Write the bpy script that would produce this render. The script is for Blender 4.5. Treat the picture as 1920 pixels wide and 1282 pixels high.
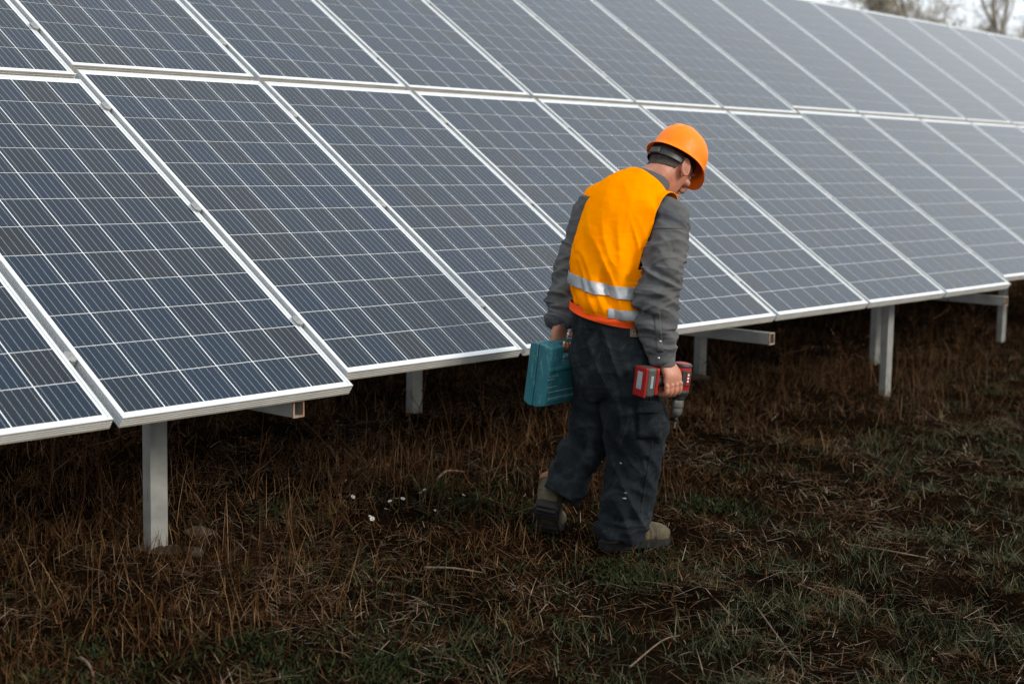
import bpy, bmesh, math, random
import numpy as np
from mathutils import Vector, Matrix, Quaternion

random.seed(7)
RNG = np.random.default_rng(11)
scene = bpy.context.scene
for o in list(bpy.data.objects):
    bpy.data.objects.remove(o)
COL = scene.collection

# ------------------------------------------------------------------ camera
CAM = np.array([-3.89132, -3.96283, 0.78165])
RW = np.array([[0.636941, -0.770709, 0.017742],      # right
               [-0.080429, -0.089324, -0.992750],    # down
               [0.766706, 0.630896, -0.118881]])     # forward
FPX = 2905.8                                         # focal length in photo pixels (1920 wide)
cd = bpy.data.cameras.new('camera')
cam = bpy.data.objects.new('camera', cd)
COL.objects.link(cam)
cd.sensor_width = 36.0
cd.lens = FPX / 1920 * 36
cd.clip_start = 0.05
cd.clip_end = 3000
cd.dof.use_dof = True
cd.dof.focus_distance = 5.75
cd.dof.aperture_fstop = 2.7
m = Matrix.Identity(4)
for i in range(3):
    m[i][0] = RW[0][i]
    m[i][1] = -RW[1][i]
    m[i][2] = -RW[2][i]
    m[i][3] = CAM[i]
cam.matrix_world = m
scene.camera = cam

# ------------------------------------------------------------------ world and sun (overcast)
SUN_EL, SUN_AZ = math.radians(29), math.radians(-76)   # azimuth measured from +X towards +Y
SUN_DIR = Vector((math.cos(SUN_EL) * math.cos(SUN_AZ), math.cos(SUN_EL) * math.sin(SUN_AZ), math.sin(SUN_EL)))
wd = bpy.data.worlds.new('World')
scene.world = wd
wd.use_nodes = True
nt = wd.node_tree
nt.nodes.clear()
sky = nt.nodes.new('ShaderNodeTexSky')
sky.sky_type = 'NISHITA'
sky.sun_disc = False
sky.sun_elevation = SUN_EL
sky.sun_rotation = math.radians(90) - SUN_AZ
sky.air_density = 1.0
sky.dust_density = 4.0
tcw = nt.nodes.new('ShaderNodeTexCoord')
cn = nt.nodes.new('ShaderNodeTexNoise')
cn.inputs['Scale'].default_value = 2.2
cn.inputs['Detail'].default_value = 5
cr = nt.nodes.new('ShaderNodeValToRGB')
cr.color_ramp.elements[0].position = 0.3
cr.color_ramp.elements[0].color = (9.3, 10.2, 11.2, 1)
cr.color_ramp.elements[1].position = 0.75
cr.color_ramp.elements[1].color = (11.6, 12.0, 12.4, 1)
mix = nt.nodes.new('ShaderNodeMix')
mix.data_type = 'RGBA'
mix.inputs[0].default_value = 0.9
bg = nt.nodes.new('ShaderNodeBackground')
bg.inputs['Strength'].default_value = 0.1
wo = nt.nodes.new('ShaderNodeOutputWorld')
nt.links.new(tcw.outputs['Generated'], cn.inputs['Vector'])
nt.links.new(cn.outputs['Fac'], cr.inputs['Fac'])
nt.links.new(sky.outputs['Color'], mix.inputs[6])
nt.links.new(cr.outputs['Color'], mix.inputs[7])
nt.links.new(mix.outputs[2], bg.inputs['Color'])
nt.links.new(bg.outputs['Background'], wo.inputs['Surface'])

sl = bpy.data.lights.new('sun', 'SUN')
sl.energy = 2.3
sl.angle = math.radians(16)
sl.color = (1.0, 0.93, 0.84)
so = bpy.data.objects.new('sun', sl)
COL.objects.link(so)
so.rotation_euler = (-SUN_DIR).to_track_quat('-Z', 'Y').to_euler()

scene.render.engine = 'CYCLES'
scene.view_settings.view_transform = 'Standard'
scene.view_settings.look = 'None'
scene.view_settings.exposure = 0.18
scene.view_settings.gamma = 1.0
scene.view_settings.use_curve_mapping = False
scene.cycles.max_bounces = 6
scene.cycles.diffuse_bounces = 3
scene.cycles.glossy_bounces = 3
scene.cycles.transparent_max_bounces = 6
scene.cycles.use_denoising = True

# ------------------------------------------------------------------ helpers
def ray(px, py):
    return RW.T @ np.array([(px - 960) / FPX, (py - 641) / FPX, 1.0])

def gz0(y):
    return -0.72 + 0.09 * (np.clip(y, -5, 2.6) + 0.6)

def on_ground(px, py):
    """the point of the ground that the photograph shows at (px, py)"""
    d = ray(px, py)
    z = -0.65
    for _ in range(40):
        P = CAM + d * (z - CAM[2]) / d[2]
        z = 0.5 * z + 0.5 * float(ground_h(np.array([P[0]]), np.array([P[1]]))[0])
    return CAM + d * (z - CAM[2]) / d[2]

_PERM = np.random.default_rng(5).permutation(256).astype(np.int64)
_PERM = np.concatenate([_PERM] * 3)
_GR = np.random.default_rng(6).normal(size=(256, 3))
_GR /= np.linalg.norm(_GR, axis=1)[:, None]

def noise3(P):
    """vectorised gradient noise, about -1..1"""
    P = np.asarray(P, float)
    i = np.floor(P).astype(np.int64)
    f = P - i
    i &= 255
    u = f * f * f * (f * (f * 6 - 15) + 10)
    out = 0
    for dx in (0, 1):
        for dy in (0, 1):
            for dz in (0, 1):
                h = _PERM[_PERM[_PERM[(i[:, 0] + dx) & 255] + ((i[:, 1] + dy) & 255)] + ((i[:, 2] + dz) & 255)]
                g = _GR[h]
                d = (g * (f - np.array([dx, dy, dz]))).sum(1)
                w = (u[:, 0] if dx else 1 - u[:, 0]) * (u[:, 1] if dy else 1 - u[:, 1]) * (u[:, 2] if dz else 1 - u[:, 2])
                out = out + d * w
    return out * 1.5

def fbm(P, oct=4):
    a, s = 0, 1.0
    P = np.asarray(P, float)
    for k in range(oct):
        a = a + noise3(P * 2 ** k + 13.7 * k) * s
        s *= 0.5
    return a

def ground_h(x, y):
    x = np.asarray(x, float)
    y = np.asarray(y, float)
    z = gz0(y)
    P = np.stack([x, y, np.zeros_like(x)], 1)
    r = np.hypot(x - 1.5, y + 1)
    fade = np.clip(1.6 - r / 12, 0, 1)
    z = z + fade * (0.022 * fbm(P * 1.3, 3) + 0.022 * np.abs(noise3(P * 5.1 + 3)) - 0.008)
    # worked clods of soil in the right foreground
    cl = np.clip((-(y + 1.0) + 0.25 * (x - 0.5)) * 1.5, 0, 1) * fade
    z = z + cl * (0.055 * fbm(P * 4.2 + 9, 3) - 0.03 * np.abs(noise3(P * 3.1 + 5)))
    return z

def smooth(me):
    me.polygons.foreach_set('use_smooth', [True] * len(me.polygons))

def tag(o, label=None, cat=None, group=None, kind=None):
    if label: o['label'] = label
    if cat: o['category'] = cat
    if group: o['group'] = group
    if kind: o['kind'] = kind
    return o

def obj(name, me, mat=None, parent=None):
    o = bpy.data.objects.new(name, me)
    COL.objects.link(o)
    if mat is not None and me is not None:
        ms = mat if isinstance(mat, (list, tuple)) else [mat]
        if len(me.materials) == 0:
            for q in ms:
                me.materials.append(q)
    if parent is not None:
        o.parent = parent
    return o

def empty(name, loc=(0, 0, 0)):
    o = bpy.data.objects.new(name, None)
    o.empty_display_size = 0.1
    o.location = loc
    COL.objects.link(o)
    return o

def mesh_np(name, V, F, sm=False):
    """mesh from arrays; F is a list of (n,k) index arrays"""
    me = bpy.data.meshes.new(name)
    V = np.asarray(V, np.float32)
    if not isinstance(F, list):
        F = [F]
    F = [np.asarray(f, np.int32) for f in F if len(f)]
    me.vertices.add(len(V))
    me.vertices.foreach_set('co', V.ravel())
    nl = sum(f.size for f in F)
    nf = sum(len(f) for f in F)
    me.loops.add(nl)
    me.loops.foreach_set('vertex_index', np.concatenate([f.ravel() for f in F]))
    me.polygons.add(nf)
    st, tot, c = [], [], 0
    for f in F:
        k = f.shape[1]
        st.append(c + np.arange(len(f)) * k)
        tot.append(np.full(len(f), k))
        c += f.size
    me.polygons.foreach_set('loop_start', np.concatenate(st).astype(np.int32))
    me.polygons.foreach_set('loop_total', np.concatenate(tot).astype(np.int32))
    if sm:
        me.polygons.foreach_set('use_smooth', np.ones(nf, bool))
    me.update(calc_edges=True)
    return me

class MB:
    """collects shapes, then links them as ONE mesh object"""
    def __init__(self):
        self.V, self.F = [], []

    def add(self, V, F):
        b = len(self.V)
        self.V += [tuple(v) for v in V]
        self.F += [tuple(b + i for i in f) for f in F]
        return self

    def box(self, c, s, M=None):
        """box centred at c with full sizes s, axes from the 3x3 matrix M (columns)"""
        M = np.eye(3) if M is None else np.asarray(M)
        c = np.asarray(c, float)
        V = [c + M @ (np.array([x, y, z]) * np.asarray(s) / 2) for z in (-1, 1) for y in (-1, 1) for x in (-1, 1)]
        return self.add(V, [(0, 2, 3, 1), (4, 5, 7, 6), (0, 1, 5, 4), (2, 6, 7, 3), (0, 4, 6, 2), (1, 3, 7, 5)])

    def loft(self, pts, rad, ref=(1, 0, 0), n=20, sub=5, ex=2.0, cap=True):
        pts = np.asarray(pts, float)
        rad = np.asarray([(r, r) if np.isscalar(r) else r for r in rad], float)
        P = np.concatenate([pts, rad], 1)
        Q = []
        for i in range(len(P) - 1):
            p0, p1, p2, p3 = P[max(i - 1, 0)], P[i], P[i + 1], P[min(i + 2, len(P) - 1)]
            for k in range(sub):
                t = k / sub
                Q.append(0.5 * ((2 * p1) + (-p0 + p2) * t + (2 * p0 - 5 * p1 + 4 * p2 - p3) * t * t + (-p0 + 3 * p1 - 3 * p2 + p3) * t ** 3))
        Q.append(P[-1])
        Q = np.array(Q)
        T = np.gradient(Q[:, :3], axis=0)
        T /= np.linalg.norm(T, axis=1)[:, None] + 1e-12
        ref = np.asarray(ref, float)
        V = []
        th = np.linspace(0, 2 * math.pi, n, endpoint=False)
        cx, sx = np.cos(th), np.sin(th)
        ca = np.sign(cx) * np.abs(cx) ** (2 / ex)
        sa = np.sign(sx) * np.abs(sx) ** (2 / ex)
        for q, t in zip(Q, T):
            e1 = ref - t * (ref @ t)
            e1 /= np.linalg.norm(e1)
            e2 = np.cross(t, e1)
            V.append(q[:3] + np.outer(ca * max(q[3], 1e-4), e1) + np.outer(sa * max(q[4], 1e-4), e2))
        m_ = len(V)
        V = np.concatenate(V)
        F = []
        for i in range(m_ - 1):
            for j in range(n):
                F.append((i * n + j, i * n + (j + 1) % n, (i + 1) * n + (j + 1) % n, (i + 1) * n + j))
        if cap:
            F.append(tuple(range(n - 1, -1, -1)))
            F.append(tuple((m_ - 1) * n + j for j in range(n)))
        return self.add(V, F)

    def ball(self, c, r, M=None, nu=18, nv=12):
        M = np.eye(3) if M is None else np.asarray(M)
        r = np.asarray([r] * 3 if np.isscalar(r) else r, float)
        V = [np.asarray(c) + M @ np.array([0, 0, -r[2]])]
        for i in range(1, nv):
            a = -math.pi / 2 + math.pi * i / nv
            for j in range(nu):
                b = 2 * math.pi * j / nu
                V.append(np.asarray(c) + M @ (np.array([math.cos(a) * math.cos(b), math.cos(a) * math.sin(b), math.sin(a)]) * r))
        V.append(np.asarray(c) + M @ np.array([0, 0, r[2]]))
        F = []
        for j in range(nu):
            F.append((0, 1 + (j + 1) % nu, 1 + j))
            for i in range(nv - 2):
                b = 1 + i * nu
                F.append((b + j, b + (j + 1) % nu, b + nu + (j + 1) % nu, b + nu + j))
            F.append((1 + (nv - 2) * nu + j, 1 + (nv - 2) * nu + (j + 1) % nu, len(V) - 1))
        return self.add(V, F)

    def mesh(self, name='mesh', sm=False):
        me = bpy.data.meshes.new(name)
        me.from_pydata([tuple(map(float, v)) for v in self.V], [], self.F)
        me.update()
        if sm:
            smooth(me)
        return me

    def build(self, name, mat, parent=None, sm=False, bevel=0, seg=2):
        me = self.mesh(name, sm)
        if bevel:
            me = bevelled(me, bevel, seg)
        return obj(name, me, mat, parent)

def evaluated(me, *mods):
    o = bpy.data.objects.new('tmp', me)
    COL.objects.link(o)
    for typ, kw in mods:
        md = o.modifiers.new(typ, typ)
        for k, v in kw.items():
            setattr(md, k, v)
    dg = bpy.context.evaluated_depsgraph_get()
    out = bpy.data.meshes.new_from_object(o.evaluated_get(dg))
    bpy.data.objects.remove(o)
    return out

def bevelled(me, w, seg=2):
    return evaluated(me, ('BEVEL', dict(width=w, segments=seg, limit_method='ANGLE', angle_limit=math.radians(35))))

def fused(mb, voxel, it=6, fac=0.5):
    """one continuous skin around every shape in mb"""
    me = evaluated(mb.mesh(), ('REMESH', dict(mode='VOXEL', voxel_size=voxel, use_smooth_shade=True)),
                   ('SMOOTH', dict(factor=fac, iterations=it)))
    smooth(me)
    return me

def get_v(me):
    a = np.empty(len(me.vertices) * 3, np.float32)
    me.vertices.foreach_get('co', a)
    return a.reshape(-1, 3).astype(float)

def get_n(me):
    a = np.empty(len(me.vertices) * 3, np.float32)
    me.vertex_normals.foreach_get('vector', a)
    return a.reshape(-1, 3).astype(float)

def set_v(me, V):
    me.vertices.foreach_set('co', V.astype(np.float32).ravel())
    me.update()

def cut(me, planes):
    """keep what lies on the positive side of every (point, normal)"""
    bm = bmesh.new()
    bm.from_mesh(me)
    for co, no in planes:
        bmesh.ops.bisect_plane(bm, geom=bm.verts[:] + bm.edges[:] + bm.faces[:], dist=1e-5, plane_co=Vector(co), plane_no=Vector(no), clear_inner=True)
    out = bpy.data.meshes.new('cut')
    bm.to_mesh(out)
    bm.free()
    smooth(out)
    return out

# ------------------------------------------------------------------ materials
class Mat:
    def __init__(self, name, rough=0.6, metal=0.0, spec=0.5):
        self.m = bpy.data.materials.new(name)
        self.m.use_nodes = True
        self.t = self.m.node_tree
        self.b = self.t.nodes['Principled BSDF']
        self.b.inputs['Roughness'].default_value = rough
        self.b.inputs['Metallic'].default_value = metal
        self.b.inputs['Specular IOR Level'].default_value = spec

    def n(self, typ, **kw):
        q = self.t.nodes.new(typ)
        for k, v in kw.items():
            setattr(q, k, v)
        return q

    def l(self, a, b):
        self.t.links.new(a, b)
        return self

    def col(self, c):
        self.b.inputs['Base Color'].default_value = (*c, 1)
        return self

    def coord(self, which='Object'):
        return self.n('ShaderNodeTexCoord').outputs[which]

    def noise(self, scale, detail=4, rough=0.55, vec=None, dist=0.0, typ='FBM'):
        q = self.n('ShaderNodeTexNoise', noise_type=typ)
        q.inputs['Scale'].default_value = scale
        q.inputs['Detail'].default_value = detail
        q.inputs['Roughness'].default_value = rough
        q.inputs['Distortion'].default_value = dist
        self.l(vec if vec is not None else self.coord(), q.inputs['Vector'])
        return q.outputs['Fac']

    def ramp(self, fac, stops):
        q = self.n('ShaderNodeValToRGB')
        e = q.color_ramp.elements
        while len(e) < len(stops):
            e.new(0.5)
        for i, (p_, c) in enumerate(stops):
            e[i].position = p_
            e[i].color = (*c, 1)
        self.l(fac, q.inputs['Fac'])
        return q.outputs['Color']

    def mixc(self, fac, a, b, mode='MIX'):
        q = self.n('ShaderNodeMix', data_type='RGBA', blend_type=mode)
        for s, v in ((0, fac), (6, a), (7, b)):
            if hasattr(v, 'is_linked') or isinstance(v, bpy.types.NodeSocket):
                self.l(v, q.inputs[s])
            elif isinstance(v, (tuple, list)):
                q.inputs[s].default_value = (*v, 1)
            else:
                q.inputs[s].default_value = v
        return q.outputs[2]

    def base(self, sock):
        self.l(sock, self.b.inputs['Base Color'])
        return self

    def bump(self, fac, strength=0.3, dist=0.01):
        q = self.n('ShaderNodeBump')
        q.inputs['Strength'].default_value = strength
        q.inputs['Distance'].default_value = dist
        self.l(fac, q.inputs['Height'])
        if self.b.inputs['Normal'].is_linked:
            self.l(self.b.inputs['Normal'].links[0].from_socket, q.inputs['Normal'])
        self.l(q.outputs['Normal'], self.b.inputs['Normal'])
        return self

def two_tone(name, c1, c2, scale=20, rough=0.6, metal=0.0, lo=0.35, hi=0.65, bump=0.0, bscale=None, bd=0.003, detail=4):
    q = Mat(name, rough, metal)
    f = q.noise(scale, detail)
    q.base(q.ramp(f, [(lo, c1), (hi, c2)]))
    if bump:
        q.bump(q.noise(bscale or scale * 3, 3), bump, bd)
    return q.m

def mat_cell():
    q = Mat('solar_cell', 0.35)
    oi = q.n('ShaderNodeObjectInfo').outputs['Random']
    base = q.ramp(oi, [(0.0, (0.001, 0.011, 0.027)), (0.35, (0.001, 0.010, 0.023)), (0.7, (0.002, 0.009, 0.018)), (1.0, (0.006, 0.009, 0.013))])
    vo = q.n('ShaderNodeTexVoronoi')
    vo.inputs['Scale'].default_value = 130
    q.l(q.coord(), vo.inputs['Vector'])
    g = q.ramp(vo.outputs['Color'], [(0.0, (0.75, 0.75, 0.75)), (1.0, (1.3, 1.3, 1.3))])
    base = q.mixc(1.0, base, g, 'MULTIPLY')
    pos = q.n('ShaderNodeNewGeometry').outputs['Position']
    du = q.noise(1.1, 7, 0.65, pos, 0.4)                     # dust and dried rain, running over the cell borders
    base = q.mixc(q.ramp(du, [(0.42, (0, 0, 0)), (0.80, (0.05, 0.05, 0.05))]), base, (0.13, 0.14, 0.15))
    q.base(base)
    q.l(q.ramp(du, [(0.35, (0.07, 0.07, 0.07)), (0.75, (0.16, 0.16, 0.16))]), q.b.inputs['Coat Roughness'])
    q.b.inputs['Coat Weight'].default_value = 1.0
    q.b.inputs['Coat Roughness'].default_value = 0.10
    q.b.inputs['Coat IOR'].default_value = 1.34
    q.b.inputs['Sheen Weight'].default_value = 0.01        # thin film of dust on the glass
    q.b.inputs['Sheen Roughness'].default_value = 0.5
    q.b.inputs['Specular IOR Level'].default_value = 0.0
    return q.m

def coated(name, c, rough=0.5, metal=0.0):
    q = Mat(name, rough, metal, 0.0).col(c)
    q.b.inputs['Coat Weight'].default_value = 1.0
    q.b.inputs['Coat Roughness'].default_value = 0.10
    q.b.inputs['Coat IOR'].default_value = 1.34
    return q.m

def mat_alu():
    q = Mat('anodised_aluminium', 0.42, 0.35)
    st = q.n('ShaderNodeMapping')
    st.inputs['Scale'].default_value = (1.5, 1.5, 60)
    q.l(q.coord(), st.inputs['Vector'])
    f = q.noise(6, 5)
    q.base(q.ramp(f, [(0.3, (0.58, 0.60, 0.605)), (0.7, (0.69, 0.705, 0.70))]))
    return q.m

def mat_galv(name='galvanised_steel'):
    q = Mat(name, 0.55, 0.25)
    f = q.noise(9, 6)
    a = q.ramp(f, [(0.3, (0.19, 0.19, 0.17)), (0.7, (0.32, 0.315, 0.285))])
    st = q.noise(3.0, 6, 0.7)
    rust = q.ramp(st, [(0.62, (0, 0, 0)), (0.75, (1, 1, 1))])
    q.base(q.mixc(rust, a, (0.33, 0.24, 0.15)))
    q.bump(q.noise(40, 3), 0.1, 0.002)
    return q.m

M = {}
M['cell'] = mat_cell()
M['busbar'] = coated('busbar', (0.27, 0.30, 0.33), 0.4, 0.3)
M['backsheet'] = coated('backsheet', (0.72, 0.75, 0.76))
M['alu'] = mat_alu()
M['galv'] = mat_galv()
M['rust'] = two_tone('rusty_cut_end', (0.20, 0.10, 0.05), (0.30, 0.23, 0.17), 30, 0.8)
M['clamp'] = two_tone('clamp_metal', (0.20, 0.20, 0.195), (0.28, 0.28, 0.275), 30, 0.55, 0.2)

def mat_soil():
    q = Mat('dark_soil', 0.95, 0, 0.0)
    f = q.noise(1.3, 8, 0.6)
    a = q.ramp(f, [(0.3, (0.004, 0.0025, 0.0015)), (0.55, (0.008, 0.005, 0.003)), (0.8, (0.014, 0.008, 0.0045))])
    g = q.noise(55, 5, 0.7)
    b = q.ramp(g, [(0.35, (0.45, 0.45, 0.45)), (0.7, (1.5, 1.4, 1.3))])
    q.base(q.mixc(1.0, a, b, 'MULTIPLY'))
    q.bump(q.noise(30, 8, 0.7), 0.9, 0.03)
    return q.m
M['soil'] = mat_soil()

def mat_blade(name, stops, rough=0.75, trans=0.0):
    q = Mat(name, rough, 0, 0.04)
    r = q.n('ShaderNodeNewGeometry').outputs['Random Per Island']
    q.base(q.ramp(r, stops))
    return q.m
M['dry'] = mat_blade('dry_grass', [(0.0, (0.0113, 0.0043, 0.0014)), (0.35, (0.0352, 0.0147, 0.0049)), (0.7, (0.0810, 0.0381, 0.0140)), (0.92, (0.1408, 0.0788, 0.0352)), (1.0, (0.2393, 0.1548, 0.0844))])
M['straw'] = mat_blade('straw', [(0.0, (0.0257, 0.0125, 0.0059)), (0.4, (0.0734, 0.0456, 0.0250)), (0.75, (0.1542, 0.1102, 0.0697)), (1.0, (0.3084, 0.2497, 0.1836))])
M['green'] = mat_blade('green_grass', [(0.0, (0.0085, 0.0122, 0.0049)), (0.4, (0.0233, 0.0318, 0.0134)), (0.75, (0.0490, 0.0575, 0.0282)), (0.9, (0.0918, 0.0887, 0.0520)), (1.0, (0.1714, 0.1469, 0.0918))])
M['leaf'] = mat_blade('weed_leaf', [(0.0, (0.0056, 0.0098, 0.0035)), (0.5, (0.0154, 0.0231, 0.0084)), (0.9, (0.0315, 0.0385, 0.0140)), (1.0, (0.0630, 0.0560, 0.0210))])
M['weed'] = mat_blade('dead_weed', [(0.0, (0.0152, 0.0061, 0.0024)), (0.6, (0.0535, 0.0229, 0.0091)), (1.0, (0.1224, 0.0689, 0.0344))])
M['petal'] = two_tone('petal', (0.5, 0.5, 0.48), (0.65, 0.65, 0.62), 30)
M['pollen'] = two_tone('flower_centre', (0.3, 0.22, 0.05), (0.35, 0.25, 0.06), 30)
M['concrete'] = two_tone('footing_concrete', (0.028, 0.018, 0.010), (0.070, 0.049, 0.030), 14, 0.95, bump=0.8, bscale=40, bd=0.01)
M['bark'] = two_tone('bark', (0.20, 0.175, 0.135), (0.30, 0.265, 0.21), 8, 0.9)
M['alu_side'] = two_tone('bounce_tinted_aluminium', (0.36, 0.325, 0.26), (0.48, 0.44, 0.36), 8, 0.6, 0.15, bump=0.1, bscale=30)  # aluminium with the warm ground bounce put into its colour
M['tleaf'] = mat_blade('tree_leaf', [(0.0, (0.28, 0.235, 0.165)), (0.5, (0.38, 0.33, 0.25)), (1.0, (0.46, 0.42, 0.34))])
# ------------------------------------------------------------------ ground
def build_ground():
    def axis(lo, hi, st, far):
        a = list(np.arange(lo, hi, st))
        d, x = st, hi
        while x < far:
            a.append(x)
            d *= 1.35
            x += d
        a.append(far)
        d, x, pre = st, lo, []
        while x > -far:
            d *= 1.35
            x -= d
            pre.append(max(x, -far))
        return np.array(pre[::-1] + a)
    xs = axis(-3.2, 10.5, 0.05, 900)
    ys = axis(-3.6, 4.0, 0.05, 900)
    X, Y = np.meshgrid(xs, ys)
    Z = ground_h(X.ravel(), Y.ravel())
    V = np.stack([X.ravel(), Y.ravel(), Z], 1)
    nx, ny = len(xs), len(ys)
    i = np.arange(nx * ny).reshape(ny, nx)
    F = np.stack([i[:-1, :-1].ravel(), i[:-1, 1:].ravel(), i[1:, 1:].ravel(), i[1:, :-1].ravel()], 1)
    tag(obj('ground', mesh_np('ground', V, F, True), M['soil']), kind='structure')
build_ground()

# ------------------------------------------------------------------ solar panels
TILT = math.radians(34.5)
PM = np.array([[1, 0, 0], [0, math.cos(TILT), -math.sin(TILT)], [0, math.sin(TILT), math.cos(TILT)]])   # columns: along the row, up the slope, normal
PW, PL, PITCH, VGAP = 0.992, 1.956, 1.02472, 0.0355
CP, CS = 0.1587, 0.1556          # cell pitch, cell size
MX, MY = (PW - 6 * CP) / 2, (PL - 12 * CP) / 2

def w3(u, v, n=0.0):
    return PM @ np.array([u, v, n])

def frame_mesh():
    prof = [(0.0, 0.0), (0.0, -0.006)]
    for k in range(3):
        y = -0.0085 - 0.009 * k
        prof += [(0.0, y), (0.0022, y - 0.0008), (0.0022, y - 0.003), (0.0, y - 0.0038)]
    prof += [(0.0, -0.040), (0.028, -0.040), (0.028, -0.0385), (0.0025, -0.0385), (0.0025, -0.0075), (0.0115, -0.0075), (0.0115, -0.0008), (0.0105, 0.0)]
    V, F, n = [], [], len(prof)
    for (sx, sy) in ((0, 0), (1, 0), (1, 1), (0, 1)):
        for (i, h) in prof:
            V.append((PW - i if sx else i, PL - i if sy else i, h))
    for c in range(4):
        d = (c + 1) % 4
        for j in range(n):
            k = (j + 1) % n
            F.append((c * n + j, c * n + k, d * n + k, d * n + j)[::-1])
    me = bpy.data.meshes.new('frame')
    me.from_pydata(V, [], F)
    bm = bmesh.new()
    bm.from_mesh(me)
    bmesh.ops.recalc_face_normals(bm, faces=bm.faces)
    bm.to_mesh(me)
    bm.free()
    me.materials.append(M['alu'])
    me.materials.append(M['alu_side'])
    for f in me.polygons:       # tan of ground bounce painted on the outer end walls
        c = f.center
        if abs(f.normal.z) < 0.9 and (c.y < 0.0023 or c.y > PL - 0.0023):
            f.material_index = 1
    return me

def cell_mesh():
    """thin wafer whose top is split into five busbars and the silicon between"""
    t, b = 0.0004, -0.0004
    bw = 0.0016
    cw = 0.1538
    cuts = [-cw / 2]
    for k in range(5):
        c = -cw / 2 + cw * (k + 0.5) / 5
        cuts += [c - bw / 2, c + bw / 2]
    cuts.append(cw / 2)
    V, F, mi = [], [], []
    for x in cuts:
        V += [(x, -CS / 2, t), (x, CS / 2, t)]
    for k in range(len(cuts) - 1):
        F.append((2 * k, 2 * k + 2, 2 * k + 3, 2 * k + 1))
        mi.append(k % 2)
    q = len(V)
    h, g = CS / 2, cw / 2
    V += [(-g, -h, t), (g, -h, t), (g, h, t), (-g, h, t), (-g, -h, b), (g, -h, b), (g, h, b), (-g, h, b)]
    for k in range(4):
        F.append((q + k, q + 4 + k, q + 4 + (k + 1) % 4, q + (k + 1) % 4))
        mi.append(0)
    me = bpy.data.meshes.new('cell')
    me.from_pydata(V, [], F)
    me.materials.append(M['cell'])
    me.materials.append(M['busbar'])
    me.polygons.foreach_set('material_index', mi)
    me.update()
    return me

FRAME, CELL = frame_mesh(), cell_mesh()
bs = MB().box((PW / 2, PL / 2, -0.0055), (PW - 0.008, PL - 0.008, 0.004))
SHEET = bs.mesh('backsheet')
SHEET.materials.append(M['backsheet'])
PROT = Matrix([list(r) for r in PM]).to_euler()
ORD = ['leftmost', 'second', 'third', 'fourth', 'fifth', 'sixth', 'seventh', 'eighth', 'ninth', 'tenth', 'eleventh', 'twelfth', 'thirteenth', 'fourteenth', 'fifteenth', 'sixteenth', 'seventeenth']
# small misalignments between neighbouring tables: (along, up, out)
TABLE = {'near': (0.015, -0.058, -0.010), 'mid': (0, 0, 0), 'far': (0.004, 0.070, 0.0)}
def table_of(k):
    return 'near' if k < 0 else ('mid' if k < 6 else 'far')

def panel(k, row, label):
    du, dv, dn = TABLE[table_of(k)]
    jit = RNG.normal(size=2) * 0.0012
    P = w3(k * PITCH + du + jit[0], row * (PL + VGAP) + dv + jit[1], dn)
    root = empty('solar_panel', P)
    root.rotation_euler = PROT
    tag(root, label, 'solar panel', 'solar panels in two tilted rows')
    obj('frame', FRAME, None, root)
    obj('backsheet', SHEET, None, root)
    for i in range(6):
        for j in range(12):
            c = obj('cell', CELL, None, root)
            c.location = (MX + CP * (i + 0.5), MY + CP * (j + 0.5), -0.0031)
    return root

low = list(range(-2, 11))
up = list(range(-1, 15))
notes_low = {-2: 'cut off by the photo edge', -1: 'jutting out over the square post', 0: 'just left of the teal case', 1: 'behind the teal case', 2: 'behind the walking worker',
             3: 'above the open tube end', 4: 'above the paired posts', 5: 'its corner jutting out'}
for n_, k in enumerate(low):
    panel(k, 0, '%s solar panel from the left in the lower row%s' % (ORD[n_], ', ' + notes_low[k] if k in notes_low else ''))
for n_, k in enumerate(up):
    panel(k, 1, '%s solar panel of the upper row counted from the left' % ORD[n_])

# ------------------------------------------------------------------ mounting tables: posts, beams, rafters, purlins, clamps
def tube_box(mb, a, b, w, h, ref, t=0.004, closed=False):
    """hollow rectangular tube from a to b; w along ref, h across"""
    a, b = np.asarray(a, float), np.asarray(b, float)
    T = (b - a) / np.linalg.norm(b - a)
    e1 = np.asarray(ref, float) - T * (np.asarray(ref, float) @ T)
    e1 /= np.linalg.norm(e1)
    e2 = np.cross(T, e1)
    V = []
    for P in (a, b):
        for s in (1, 0):
            ww, hh = (w / 2, h / 2) if s else (w / 2 - t, h / 2 - t)
            for (x, y) in ((-1, -1), (1, -1), (1, 1), (-1, 1)):
                V.append(P + e1 * x * ww + e2 * y * hh)
    F = []
    for k in range(4):
        j = (k + 1) % 4
        F.append((k, j, 8 + j, 8 + k))
        F.append((4 + k, 12 + k, 12 + j, 4 + j))
        F.append((k, 4 + k, 4 + j, j))
        F.append((8 + k, 8 + j, 12 + j, 12 + k))
    return mb.add(V, F)

def post(root, x, y, rot=0.0, wx=0.075, wy=0.045):
    z0 = float(ground_h(np.array([x]), np.array([y]))[0]) - 0.35
    z1 = y * math.tan(TILT) - 0.115
    mb = MB()
    tube_box(mb, (x, y, z0), (x, y, z1), wx, wy, (math.cos(rot), math.sin(rot), 0))
    p_ = mb.build('post', M['galv'], root, bevel=0.004)
    cp = MB().box((x, y, z1 + 0.004), (wx + 0.03, wy + 0.05, 0.008))
    cp.build('cap_plate', M['galv'], p_)

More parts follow.
